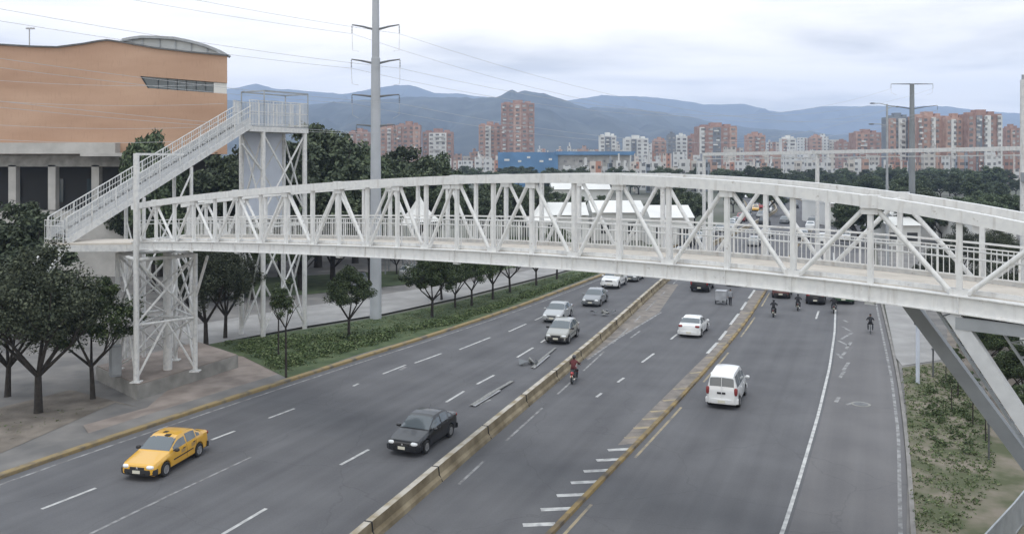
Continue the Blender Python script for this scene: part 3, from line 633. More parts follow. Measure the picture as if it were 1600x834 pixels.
for i in range(4, len(NY)-1, 4):
    lm = MB(); lm.box(BP(NY[i], 0, zbb(NY[i])-.05), (.25, .16, .08), math.atan2(DB.y, DB.x)); lm.build('lamp', M['lamp'], fb)

# grey raking struts and their lattice tower at the right end
rk = thing('bridge_strut_pier', 'grey steel raking struts and lattice tower carrying the right end of the bridge', 'bridge pier', nearpt(nearY(1640)))
RO = nearpt(nearY(1640))
def farY(px):                                           # distance where column px meets the far truss plane
    u = (px-800)/F; return (CB+NB.x*WB+KB*NB.y*WB)/(u+KB)
def RP(v): return V(v)-RO
Ya = farY(1402); pa = V((colx(1402, Ya), Ya, zbb(Ya-NB.y*WB)+.02)); fa = V((pa.x+DB.x*6.6, pa.y+DB.y*6.6, 0))
Yb = nearY(1488); pb = V((colx(1488, Yb), Yb, zbb(Yb)-.02)); fbk = V((pb.x+DB.x*5.6, pb.y+DB.y*5.6, 0))
MB().beam(RP(pa), RP(fa), .30, .36).build('raking_strut', M['greypaint'], rk)
MB().beam(RP(pb), RP(fbk), .27, .34).build('raking_strut', M['greypaint2'], rk)
lt = MB(); n_ = 26; ofs = -DB*.42+NB*.3
lt.beam(RP(pb+ofs), RP(fbk+ofs), .07)
for k in range(n_):
    a = pb.lerp(fbk, k/n_); b = pb.lerp(fbk, (k+.5)/n_)+ofs; c = pb.lerp(fbk, (k+1)/n_); lt.beam(RP(a), RP(b), .03); lt.beam(RP(b), RP(c), .03)
lt.build('lattice_bracing', M['steel'], rk)
lt = MB(); ofs = DB*.75+NB*.5; lt.beam(RP(pb+ofs), RP(fbk+ofs), .06); lt.beam(RP(pb+ofs*2.2), RP(fbk+ofs*2.2), .05)
for k in range(n_):
    a = pb.lerp(fbk, k/n_)+ofs; b = pb.lerp(fbk, (k+.5)/n_)+ofs*2.2; c = pb.lerp(fbk, (k+1)/n_)+ofs; lt.beam(RP(a), RP(b), .03); lt.beam(RP(b), RP(c), .03)
lt.build('lattice_bracing', M['steel'], rk)
hd = MB(); hd.beam(RP(pb+DB*.1-V((0, 0, .22))), RP(pb+DB*4.5-V((0, 0, .3))), .3, .3); hd.beam(RP(pa+DB*2.6-V((0, 0, .22))), RP(pa+DB*7-V((0, 0, .3))), .3, .3)
hd.beam(RP(pb+DB*2.2-V((0, 0, .3))), RP(pb+DB*2.2+NB*WB-V((0, 0, .3))), .25, .3); hd.build('head_beam', M['greypaint'], rk)
for k, (d, s_) in enumerate(((3.6, 0), (3.6, 1), (6.4, 0), (6.4, 1))):
    b0 = pb+DB*d+NB*WB*s_; b0.z = 0; MB().tube([RP(b0), RP(b0+V((0, 0, pb.z-.35)))], .13, 10).build('tower_leg', M['steel'], rk, 40)
xb = MB()
for s_ in (0, 1):
    a0 = pb+DB*3.6+NB*WB*s_; c0 = pb+DB*6.4+NB*WB*s_
    for z0, z1 in ((.3, 2.5), (2.5, 4.8), (4.8, 7.0)):
        xb.beam(RP((a0.x, a0.y, z0)), RP((c0.x, c0.y, z1)), .06); xb.beam(RP((a0.x, a0.y, z1)), RP((c0.x, c0.y, z0)), .06); xb.beam(RP((a0.x, a0.y, z1)), RP((c0.x, c0.y, z1)), .07)
for d in (3.6, 6.4):
    a0 = pb+DB*d; c0 = a0+NB*WB
    for z0, z1 in ((.3, 2.5), (2.5, 4.8), (4.8, 7.0)):
        xb.beam(RP((a0.x, a0.y, z0)), RP((c0.x, c0.y, z1)), .06); xb.beam(RP((a0.x, a0.y, z1)), RP((c0.x, c0.y, z0)), .06); xb.beam(RP((a0.x, a0.y, z1)), RP((c0.x, c0.y, z1)), .07)
xb.build('cross_bracing', M['steel_dk'], rk)
fp = MB(); fp.box(RP(fa+V((0, 0, .15))), (1.0, 1.0, .35)); fp.box(RP(fbk+V((0, 0, .15))), (1.0, 1.0, .35)); fp.build('footing', M['conc'], rk)

# support tower on its plinth at the left end
PZ = .85
pl = thing('plinth', 'low grey concrete plinth under the white bridge support tower', 'plinth', G(215, 628))
PO = G(215, 628)
c1 = G(215, 628); c2 = G(372, 577); c4 = G(150, 596); c3 = c2+(c4-c1)*.9
m_ = MB(); m_.poly([c1-PO, c2-PO, c3-PO, c4-PO], -.1, PZ); m_.build('base_block', M['conc'], pl)
m_ = MB(); k_ = .985; cc = (c1+c2+c3+c4)/4-PO
m_.poly([cc+(p-PO-cc)*k_ for p in (c1, c2, c3, c4)], PZ+.003, PZ+.05); m_.build('top_slab', M['pave'], pl)
st = thing('support_tower', 'white braced steel support tower standing on the concrete plinth', 'support tower', G(213, 597, PZ+.05))
SO = G(213, 597, PZ+.05)
l1 = SO.copy(); l2 = G(305, 580, PZ+.05); l3 = G(184, 577, PZ+.05); l4 = l2+(l3-l1)*.95; lc = G(262, 577, PZ+.05)
zdk = zb(NY[-1])-.35
def leg(p, ztop, r=.13): 
    m_ = MB(); q = p-SO; m_.tube([q, V((q.x, q.y, ztop-SO.z))], r, 12); m_.box(q+V((0, 0, .03)), (.5, .5, .06)); m_.build('tower_leg', M['white_w'], st, 40)
leg(l1, at(207, 240, l1.y).z, .15); leg(l2, zdk); leg(l3, zdk); leg(l4, zdk)
m_ = MB(); q = lc-SO; m_.tube([q, V((q.x, q.y, zdk-SO.z))], .24, 14); m_.build('centre_column', M['white_w'], st, 40)
br = []
H0, H1, H2 = .05, (zdk-SO.z)*.46, zdk-SO.z
for a, b in ((l1, l2), (l1, l3), (l2, l4), (l3, l4)):
    a = a-SO; b = b-SO
    def br_(p, q, r=.065): MB().tube([p, q], r, 8).build('tower_brace', M['white_w'], st, 40)
    mid = (a+b)/2
    br_(a+V((0, 0, H0+.1)), V((mid.x, mid.y, H1))); br_(b+V((0, 0, H0+.1)), V((mid.x, mid.y, H1)))
    br_(V((a.x, a.y, H1)), V((b.x, b.y, H1)), .07)
    br_(V((a.x, a.y, H2-.1)), V((b.x, b.y, H1+.05))); br_(V((b.x, b.y, H2-.1)), V((a.x, a.y, H1+.05)))
    br_(V((a.x, a.y, H2-.08)), V((b.x, b.y, H2-.08)), .1)
for a, b in ((l1, l4), (l2, l3)):
    a = a-SO; b = b-SO; br_(V((a.x, a.y, H1)), V((b.x, b.y, H1)), .05); br_(V((a.x, a.y, H2-.2)), V((b.x, b.y, H1)), .05); br_(V((b.x, b.y, .15)), V((a.x, a.y, H1)), .05)
for a in (l1, l2, l3, l4):
    a = a-SO; c = lc-SO; br_(V((a.x, a.y, H1*1.5)), V((c.x, c.y, H1*1.05)), .05); br_(V((a.x, a.y, H1*.55)), V((c.x, c.y, H1*.98)), .045)
e = l2-SO; MB().tube([V((e.x, e.y, H2*.62)), V((e.x, e.y, H2))+DB*1.2+V((0, 0, -.05))], .08, 8).build('knee_brace', M['white_w'], st, 40)
cb = thing('utility_cabinet', 'grey metal cabinet on the plinth left of the tower leg', 'cabinet', G(180, 587, PZ+.05))
m_ = MB(); m_.box((0, 0, .85), (.55, .5, 1.6), .6); m_.box((0, 0, .03), (.5, .45, .06), .6); m_.build('housing', M['greypaint'], cb)
m_ = MB(); m_.box((.30*math.cos(.6-1.57), .27*math.sin(.6-1.57), .85), (.46, .02, 1.45), .6); m_.build('door', M['steel'], cb)

# stairway from the bridge landing up to the high platform
sw = thing('stairway', 'white steel stair climbing from the bridge landing to a high platform', 'stairs', V((colx(100, YL), YL, 0)))
WO = V((colx(100, YL), YL, 0)); zl = zb(NY[-1])+.35
legA = G(411, 530); legB = G(476, 516)
s0 = V((colx(104, YL), YL, zl)); zp = H+(HZ-197)*legA.y/F
s1 = V((legA.x, legA.y, zp)); hd_ = V((s1.x-s0.x, s1.y-s0.y, 0)); run = hd_.length; hd_.normalize()
nl = V((-hd_.y, hd_.x, 0)); SWd = 1.45
s1 = s1-hd_*1.2
P_ = lambda v: V(v)-WO
def stair_pt(t, side, dz=0): return s0.lerp(s1, t)+nl*SWd*side+V((0, 0, dz))
lg = MB()                                              # landing: deck, edge beams and fascia back to the bridge end
e0 = nearpt(NY[-1]+.2); 
lp = [s0-hd_*.2, V((e0.x, e0.y, 0)), V((e0.x, e0.y, 0))+NB*WB, s0+nl*SWd+hd_*1.9, s0+nl*SWd-hd_*.2]
lg.poly([P_(p) for p in lp], zl-.10, zl); lg.build('landing_deck', M['deck'], sw)
eb = MB()
for a, b in zip(lp, lp[1:]+lp[:1]): eb.beam(P_((a.x, a.y, zl-.28)), P_((b.x, b.y, zl-.28)), .14, .34)
eb.build('landing_beam', M['white_w'], sw)
for side in (0, 1):
    m_ = MB(); m_.beam(P_(stair_pt(0, side, .05)), P_(stair_pt(1, side, .0)), .10, .36); m_.build('stringer', M['white_w'], sw)
    m_ = MB(); m_.beam(P_(stair_pt(0, side, .46)), P_(stair_pt(1, side, .41)), .02, .40); m_.build('side_sheet', M['greypaint2'], sw)
tr = MB(); nst = 36
for k in range(nst):
    t = (k+.5)/nst; a = stair_pt(t, .03, .12); b = stair_pt(t, .97, .12); tr.beam(P_(a), P_(b), .30, .045, up=(0, 0, 1))
    a = stair_pt(t, .03, .03)+hd_*.15; b = stair_pt(t, .97, .03)+hd_*.15; tr.beam(P_(a), P_(b), .012, .16)
tr.build('treads', M['greypaint'], sw)
so_ = MB(); 
a, b, c, d = [P_(stair_pt(t, s_, -.13)) for t, s_ in ((.42, .05), (1, .05), (1, .95), (.42, .95))]
so_.add([a, b, c, d], [(0, 1, 2, 3)]); so_.add([v-V((0, 0, .03)) for v in (a, b, c, d)], [(3, 2, 1, 0)]); so_.build('soffit_sheet', M['greypaint'], sw)
for side in (0, 1):
    for k in range(9):
        t0, t1 = k/9, (k+1)/9; r_ = MB()
        for z, w in ((1.35, .05), (1.0, .035), (.45, .03)): r_.beam(P_(stair_pt(t0, side, z)), P_(stair_pt(t1, side, z)), w)
        r_.beam(P_(stair_pt(t0, side, .1)), P_(stair_pt(t0, side, 1.35)), .07, up=hd_)
        for j in range(1, 8): t = t0+(t1-t0)*j/8; r_.beam(P_(stair_pt(t, side, .2)), P_(stair_pt(t, side, 1.35)), .022 if j != 4 else .045, up=hd_)
        r_.build('railing_panel', M['white_w'], sw)
for pts_ in ([s0-hd_*.2, s0+nl*SWd-hd_*.2], [s0-hd_*.2, V((e0.x, e0.y, 0))]):
    a, b = [P_((p.x, p.y, zl)) for p in pts_]; r_ = MB()
    for z in (1.2, .9, .2): r_.beam(a+V((0, 0, z)), b+V((0, 0, z)), .04)
    n_ = int((b-a).length/.14)
    for j in range(n_+1): q = a.lerp(b, j/n_); r_.beam(q, q+V((0, 0, 1.2)), .05 if j % 7 == 0 else .02, up=DB)
    if pts_[1] is not pts_[0] and (b-a).length < 2.5: r_.build('railing_panel', M['white_w'], sw)
# portal frame at the tall post, platform, its mesh panels and roof frame
pf = MB(); t_ = .30
pf.beam(P_((l1.x, l1.y, at(207, 241, l1.y).z)), P_(V((l1.x, l1.y, at(207, 241, l1.y).z))+hd_*3.2), .12); pf.build('portal_beam', M['white_w'], sw)
pw = V((legB.x-legA.x, legB.y-legA.y, 0)); pn = V((-pw.y, pw.x, 0)).normalized()
q0 = V((legA.x, legA.y, zp))-hd_*1.35; q1 = V((legA.x, legA.y, zp)); q2 = V((legB.x, legB.y, zp)); PW = 2.3
plat = [q0, q1-pn*.12, q2-pn*.12+pw.normalized()*.2, q2+pn*PW+pw.normalized()*.2, q1+pn*PW, q0+nl*SWd]
m_ = MB(); m_.poly([P_(p) for p in plat], zp-.12, zp); m_.build('platform_deck', M['greypaint'], sw)
m_ = MB()
for a, b in zip(plat, plat[1:]+plat[:1]): m_.beam(P_((a.x, a.y, zp-.24)), P_((b.x, b.y, zp-.24)), .12, .34)
m_.build('platform_beam', M['white_w'], sw)
def mesh_panel(a, b, h, step_=.13):
    a = P_((a.x, a.y, zp)); b = P_((b.x, b.y, zp)); r_ = MB()
    for z in (h, h*.55, .12): r_.beam(a+V((0, 0, z)), b+V((0, 0, z)), .045)
    n_ = max(2, int((b-a).length/step_))
    for j in range(n_+1): q = a.lerp(b, j/n_); r_.beam(q, q+V((0, 0, h)), .06 if j % 6 == 0 else .022, up=(1, 0, 0))
    r_.build('railing_panel', M['white_w'], sw)
for a, b in ((0, 1), (1, 2), (2, 3), (3, 4), (4, 5)): mesh_panel(plat[a], plat[b], 1.75)
rf = MB(); zr = zp+2.45
for a, b in ((1, 2), (3, 4), (1, 4), (2, 3)): rf.beam(P_((plat[a].x, plat[a].y, zr)), P_((plat[b].x, plat[b].y, zr)), .10)
for a in (1, 2, 3, 4): rf.beam(P_((plat[a].x, plat[a].y, zp)), P_((plat[a].x, plat[a].y, zr)), .07)
rf.beam(P_((plat[1].x-1.4, plat[1].y, zr-.02)), P_((plat[4].x, plat[4].y, zr)), .06); rf.build('roof_frame', M['steel'], sw)
for p in (legA, legB, legA+pn*PW, legB+pn*PW): MB().tube([P_(p), P_((p.x, p.y, zp-.12))], .175, 12).build('platform_leg', M['white_w'], sw, 40)
def stb(p, q, r=.07): MB().tube([P_(p), P_(q)], r, 8).build('leg_brace', M['white_w'], sw, 40)
for a, b in ((legA, legB), (legA+pn*PW, legB+pn*PW), (legA, legA+pn*PW), (legB, legB+pn*PW)):
    for z0, z1 in ((.4, 6.9), (8.8, zp-.5)):
        stb((a.x, a.y, z0), (b.x, b.y, z1)); stb((a.x, a.y, z1), (b.x, b.y, z0))
    stb((a.x, a.y, 7.8), (b.x, b.y, 7.8))
e = V((legA.x, legA.y, zp-3.2)); stb(e, V((legA.x, legA.y, zp-1.3))-hd_*2.1, .08)
m_ = MB(); a = legA+pn*PW*.98; b = legB+pn*PW*.98
m_.add([P_((a.x, a.y, 8.2)), P_((b.x, b.y, 8.2)), P_((b.x, b.y, zp-.3)), P_((a.x, a.y, zp-.3))], [(0, 1, 2, 3)])
m_.add([P_((a.x, a.y, 8.2))+pn*.03, P_((b.x, b.y, 8.2))+pn*.03, P_((b.x, b.y, zp-.3))+pn*.03, P_((a.x, a.y, zp-.3))+pn*.03], [(3, 2, 1, 0)]); m_.build('back_panel', M['panel'], sw)
for t in (.36, .62):                                   # trestle legs under the flight
    p = stair_pt(t, 0, -.2); q = stair_pt(t, 1, -.2)
    for k in (p, q): MB().tube([P_((k.x, k.y, 0)), P_(k)], .11, 10).build('flight_leg', M['white_w'], sw, 40)
    for z0, z1 in ((2, 5), (5, min(p.z-.3, 9))): stb((p.x, p.y, z0), (q.x, q.y, z1), .05); stb((p.x, p.y, z1), (q.x, q.y, z0), .05)
p = stair_pt(.36, 0, -.4); q = stair_pt(.62, 0, -.4)
stb((p.x, p.y, 5.5), (q.x, q.y, q.z-.2), .06); stb((q.x, q.y, 5.5), (p.x, p.y, p.z), .06); stb((p.x, p.y, 7.8), (q.x, q.y, 7.8), .06)
b0 = s0-hd_*.2+V((0, 0, -.4))
for q in (b0, b0+nl*SWd): m_ = MB(); m_.beam(P_(q), P_(q-hd_*.9+V((0, 0, -1.1))), .12, .2); m_.build('bracket', M['white_w'], sw)

# ------------------------------------------------------------------ masts, poles, wires
def mast(name, base, rb, rt, ztop, arms, label, cat='power mast'):
    t = thing(name, label, cat, base); MB().tube([(0, 0, -.2), (0, 0, ztop*.3), (0, 0, ztop*.75), (0, 0, ztop*.751), (0, 0, ztop)], [rb, rb*.93, (rb+rt*1.4)/2*.85, rt*1.15, rt], 16).build('pole', M['mast'], t, 40)
    ends = []
    for z, l, rr_, rise in arms:
        for s_ in (-1, 1):
            a = MB(); a.tube([(s_*rr_*.8, 0, z), (s_*l*.55, 0, z+rise*.6), (s_*l, 0, z+rise)], [.10, .075, .05], 6); a.build('crossarm', M['darkmetal'], t)
            ins = MB()
            for k in range(5): ins.ell((s_*l, 0, z+rise-.12-.12*k), (.06, .06, .045), 8, 4)
            ins.build('insulator', M['darkmetal'], t); ends.append(V((base[0]+s_*l, base[1], z+rise-.7)))
            jp = MB(); jp.tube([(s_*l, 0, z+rise-.7), (s_*l*.98, .1, z-1.3-rise), (s_*l*.72, .15, z-1.7)], .016, 5); jp.build('jumper_wire', M['wire'], t)
    return t, ends
mb0 = G(587, 500); zz_ = lambda y, Y: H-(y-HZ)*Y/F
T1, E1 = mast('utility_mast', mb0, .46, .26, zz_(-45, mb0.y), [(zz_(46, mb0.y), 1.85, .3, .35), (zz_(99, mb0.y), 1.9, .33, .3), (zz_(151, mb0.y), 1.85, .36, .15), (zz_(197, mb0.y), 1.5, .4, .1)], 'tall grey tapered power mast with crossarms behind the left of the footbridge')
b2 = V((colx(1425, 132), 132, 0))
T2, E2 = mast('utility_mast', b2, .50, .32, zz_(131, 132), [(zz_(170, 132), 3.9, .4, .5), (zz_(131.5, 132), 3.2, .3, .0)], 'grey power mast standing before the right hand apartment towers')
[setattr(c.material_slots[0], 'link', 'OBJECT') or setattr(c.material_slots[0], 'material', M['mast_d']) for c in T2.children if c.name.startswith('pole')]
def wire(a, b, sag, label, group='overhead wires', r=.013):
    n = 20; pts = []; a = V(a); b = V(b)
    for i in range(n+1):
        t = i/n; p = a.lerp(b, t); p.z -= sag*4*t*(1-t); pts.append(p)
    o = MB().tube(pts, r, 5).build('overhead_wire', M['wire']); return tag(o, label, 'wire', group)
for i, e in enumerate(E1):
    wire(e, V((-52+(i % 2)*3.5, 30-(i % 2)*2, e.z+4.5)), 1.0, 'thin overhead wire running from the mast to the left edge')
    if i < 6: wire(e, E2[i % 4], 4.0, 'thin overhead wire running from the mast to the far right')
for y0, y1 in ((190, 201), (214, 222), (118, 136), (152, 166)):
    wire(at(-200, y0-12, 55), at(350, y1-4, 60), .5, 'thin dark cable crossing in front of the brick building', 'cables before the brick building', .012)
# road lamp and poles
def lamp_post(name, base, z, arms, label, r=.11):
    t = thing(name, label, 'lamp post', base); MB().tube([(0, 0, 0), (0, 0, z)], [r, r*.6], 10).build('pole', M['steel'], t, 40)
    for dx, dz in arms:
        MB().tube([(0, 0, z+dz-.2), (dx*.6, 0, z+dz), (dx, 0, z+dz)], .05, 6).build('lamp_arm', M['steel'], t)
        m_ = MB(); m_.ell((dx*1.2, 0, z+dz), (abs(dx)*.25, .15, .09), 10, 5); m_.build('lamp_head', M['darkmetal'], t, 60)
    return t
lamp_post('street_lamp', V((colx(1386, 100), 100, 0)), zz_(163, 100), [(-1.4, .1), (-1.5, -2.3), (1.0, -.3)], 'tall slim grey lamp post left of the right hand mast', .18)
wp = thing('white_pole', 'white round pole with a small box at the right picture edge', 'pole', V((colx(1599, 45), 45, 0)))
MB().tube([(0, 0, 0), (0, 0, zz_(125, 45))], [.17, .15], 12).build('pole_shaft', M['white_w'], wp, 40)
m_ = MB(); m_.box((0, -.2, zz_(277, 45)), (.36, .3, .5)); m_.build('box', M['greypaint'], wp); m_ = MB(); m_.tube([(0, 0, zz_(135, 45)), (0, 0, zz_(117, 45))], .09, 8); m_.build('pole_cap', M['steel'], wp)
for px, py, h, r in [(1434, 600, 3.3, .11), (1458, 590, 1.6, .05), (1545, 720, 1.5, .04)]:
    t = thing('sign_post', {1434: 'pale blue grey post on the right verge beneath the struts', 1458: 'short dark post on the edge of the right verge', 1545: 'thin short stake on the right verge near the fence'}[px], 'post', G(px, py))
    MB().tube([(0, 0, 0), (0, 0, h)], r, 8).build('post', M['panel'] if px == 1434 else M['steel_dk'], t, 40)
    m_ = MB(); m_.box((0, 0, h+.05), (r*2.6, r*2.6, .1)); m_.build('cap', M['steel_dk'], t)
# fence by the camera
fn = thing('metal_fence', 'grey barred metal fence at the bottom right corner', 'fence', G(1555, 880))
f0, f1, f2 = G(1548, 884)-G(1555, 880), G(1585, 840)-G(1555, 880), G(1660, 740)-G(1555, 880)
for a, b in ((f0-(f1-f0)*1.4, f0), (f0, f1), (f1, f2)):
    r_ = MB()
    for z in (1.15, .12): r_.beam(a+V((0, 0, z)), b+V((0, 0, z)), .05)
    n_ = int((b-a).length/.13)
    for j in range(n_+1): q = a.lerp(b, j/n_); r_.beam(q, q+V((0, 0, 1.15)), .06 if j % 9 == 0 else .022, up=(1, 0, 0))
    r_.build('fence_panel', M['steel'], fn)

# second white footbridge far off to the right
sb = thing('distant_footbridge', 'thin white elevated walkway crossing before the right apartment towers', 'footbridge', V((colx(1100, 98), 98, 0)))
d0 = V((colx(1100, 98), 98, 0)); d1 = V((colx(1640, 66), 66, 0))
def SP(t, z): v = d0.lerp(d1, t)-d0; v.z = z; return v
za, zb_ = zz_(240, 98), zz_(228, 66)
m_ = MB(); m_.beam(SP(0, za-.1), SP(1.2, zb_-.1), .5, .34); m_.build('girder', M['white_w'], sb)
m_ = MB(); m_.beam(SP(0, za-.62), SP(1.2, zb_-.62), .09)
for k in range(24): m_.beam(SP(k/20, za+(zb_-za)*k/20-.62), SP(k/20, za+(zb_-za)*k/20-.2), .05)
m_.build('lower_rail', M['white_w'], sb)
for t in (.0, .42, .98): MB().tube([SP(t, 0), SP(t, za+(zb_-za)*t-.25)], .2, 12).build('column', M['white_w'], sb, 40)

# ------------------------------------------------------------------ brick building at left
BY = 92.0; bd = thing('brick_building', 'orange brick hall with wavy roofline and dark columned ground floor', 'building', V((colx(150, BY), BY, 0)))
BO = V((colx(150, BY), BY, 0))
roofl = [(-420, 70), (-300, 58), (-200, 55), (-120, 60), (-50, 66), (0, 71), (50, 74), (90, 75), (130, 70), (152, 66), (168, 64), (190, 67), (240, 76), (300, 83), (355, 88)]
top = [at(x, y, BY)-BO for x, y in roofl]; xr = top[-1].x; xl = top[0].x
zwb = zz_(241, BY); zwt, zw0, zw1 = zz_(119, BY), zz_(130, BY), zz_(148, BY)
wx0, wx1 = colx(219, BY)-BO.x, xr
def front(prof, y0, y1, mb):                           # extruded front-view polygon
    n = len(prof); vs = [(p[0]-.48*y0, y0, p[1]) for p in prof]+[(p[0]-.48*y1, y1, p[1]) for p in prof]
    mb.add(vs, [tuple(range(n)), tuple(range(2*n-1, n-1, -1))]+[(i, i+n, (i+1) % n+n, (i+1) % n) for i in range(n)])
w_ = MB(); D = 30
front([(xl, zwb)]+[(wx0+.8, zwb), (wx0+.8, zz_(138, BY)), (wx0, zz_(119, BY))]+[(p.x, p.z) for p in reversed(top) if p.x < wx0-.2]+[], 0, D, w_)
tr_ = [(p.x, p.z) for p in top if p.x >= wx0-.2]; 
x_i = tr_[0][0]
front([(wx0, zz_(119, BY)), (xr, zz_(130, BY))]+[(x, z) for x, z in reversed(tr_)]+[(top[[p.x for p in top].index(x_i)-1].x, top[[p.x for p in top].index(x_i)-1].z)], 0, D, w_)
front([(wx0+.8, zwb), (xr, zwb), (xr, zz_(147, BY)), (wx0+.8, zz_(138, BY))], 0, D, w_)
w_.build('brick_wall', M['brick'], bd)
m_ = MB(); front([(wx0+.02, zz_(119, BY)), (wx0+.8, zz_(138.2, BY)), (xr-1.4, zz_(147, BY)), (xr-1.4, zz_(129.2, BY))], .25, .5, m_); m_.build('window_band', M['glass_b'], bd)
m_ = MB(); front([(xr-1.4, zz_(129, BY)), (xr-1.4, zz_(147, BY)), (xr-.02, zz_(147, BY)), (xr-.02, zz_(130.2, BY))], .12, .6, m_); m_.build('white_panel', M['white_b'], bd)
m_ = MB()
for i in range(1, 7):
    x = wx0+.8+(xr-1.4-wx0-.8)*i/7; m_.box((x, .16, zz_(133, BY)), (.06, .06, 1.25))
m_.build('window_mullion', M['steel_dk'], bd)
cp = MB()
for a, b in zip(top, top[1:]): cp.beam((a.x, .2, a.z+.08), (b.x, .2, b.z+.08), .8, .16)
cp.build('roof_coping', M['steel_dk'], bd)
arc = [(188, 62), (202, 59), (218, 57), (245, 57.5), (270, 59), (295, 64), (320, 71), (340, 79), (356, 88)]; ar = [at(x, y, BY)-BO for x, y in arc]
m_ = MB(); front([(p.x, p.z) for p in ar]+[(xr, zz_(88, BY)), (ar[0].x, zz_(66, BY))], .8, 14, m_); m_.build('roof_shell', M['roofsheet'], bd)
m_ = MB()
for a, b in zip(ar, ar[1:]): m_.beam((a.x, .6, a.z), (b.x, .6, b.z), .5, .28)
for i in range(1, 7): a = ar[i]; m_.beam((a.x, .7, a.z-.2), (a.x, .7, zz_(66+(a.x-ar[0].x)/(xr-ar[0].x)*20, BY)), .10)
m_.build('roof_rim', M['steel'], bd)
m_ = MB(); x1 = colx(188, BY)-BO.x; m_.box(((xl+x1)/2, -.5, zz_(232, BY)), (x1-xl, 1.4, zz_(223, BY)-zz_(240, BY))); m_.build('concrete_ledge', M['conc_lt'], bd)
m_ = MB(); m_.box(((xl+x1)/2, .6, zz_(251, BY)), (x1-xl, 1.0, 1.3)); m_.build('lintel_beam', M['conc'], bd)
for px in (-330, -230, -130, -40, 18, 80, 148, 205): 
    m_ = MB(); m_.box((colx(px, BY)-BO.x, .5, zz_(293, BY)), (.8, .8, zz_(258, BY)-zz_(328, BY))); m_.build('column', M['conc_lt'], bd)
m_ = MB(); m_.box(((xl+xr)/2-2.4, 5, zz_(290, BY)), (xr-xl, .3, 8)); m_.build('recessed_glazing', M['dark'], bd)
m_ = MB(); m_.box(((xl+xr)/2, 1.6, zz_(330, BY)*.5), (xr-xl-.2, 3.0, zz_(330, BY))); m_.build('lower_wall', M['conc_lt'], bd)
for px, w in ((-15, 30), (55, 34), (112, 40), (170, 36)):
    m_ = MB(); m_.box((colx(px, BY)-BO.x, 4.7, zz_(300, BY)), (w/F*BY*.5, .1, 2.6)); m_.build('window', M['glass_b'], bd)
for px, w in ((205, 100),):
    m_ = MB(); m_.box((colx(px, BY)-BO.x, -2.5, zz_(242, BY)), (w/F*BY, 3.2, .35)); m_.build('canopy', M['conc_lt'], bd)
an = thing('roof_lamp', 'thin pole lamp standing on the brick building roof', 'lamp post', at(46, 75, BY+3)); MB().tube([(0, 0, -.5), (0, 0, 2.1)], .06, 6).build('pole', M['steel'], an); m_ = MB(); m_.box((.1, 0, 2.12), (.9, .2, .16)); m_.build('lamp_head', M['steel'], an)
cc_ = thing('apartment_block', 'grey green block seen behind the stair at the left', 'building', V((colx(262, 105), 105, 0))); m_ = MB(); m_.box((0, 0, 5), (14, 6, 10)); m_.build('wall', M['conc'], cc_)
for k in range(5): m_ = MB(); m_.box((-5+2.5*k, -3.02, 7.6), (1.5, .1, 1.6)); m_.build('window', M['glass_b'], cc_)

# ------------------------------------------------------------------ city
def block_mesh(w, d, h, m, setb=0, name='wall', parent=None):
    v = []; f = []; uv = []
    def wallq(p0, p1, z0, z1):
        i = len(v); L0 = math.dist(p0, p1); v.extend([(*p0, z0), (*p1, z0), (*p1, z1), (*p0, z1)]); f.append((i, i+1, i+2, i+3)); uv.extend([(0, z0), (L0, z0), (L0, z1), (0, z1)])
    def blk(x0, x1, y0, y1, z0, z1):
        c = [(x0, y0), (x1, y0), (x1, y1), (x0, y1)]
        for k in range(4): wallq(c[k], c[(k+1) % 4], z0, z1)
        i = len(v); v.extend([(*p, z1) for p in c]); f.append((i, i+1, i+2, i+3)); uv.extend([(.1, .1)]*4)
    blk(-w/2, w/2, 0, d, 0, h)
    if setb: blk(-w*.18+setb, w*.18+setb, d*.3, d*.7, h+.01, h+3.0); 
    me = bpy.data.meshes.new(name); me.from_pydata(v, [], f); me.materials.append(m); u = me.uv_layers.new(name='UVMap')
    for i, l in enumerate(me.loops): u.data[i].uv = uv[l.vertex_index]
    o = bpy.data.objects.new(name, me); COL.objects.link(o)
    if parent: o.parent = parent
    return o
WIN = None; BALC = None
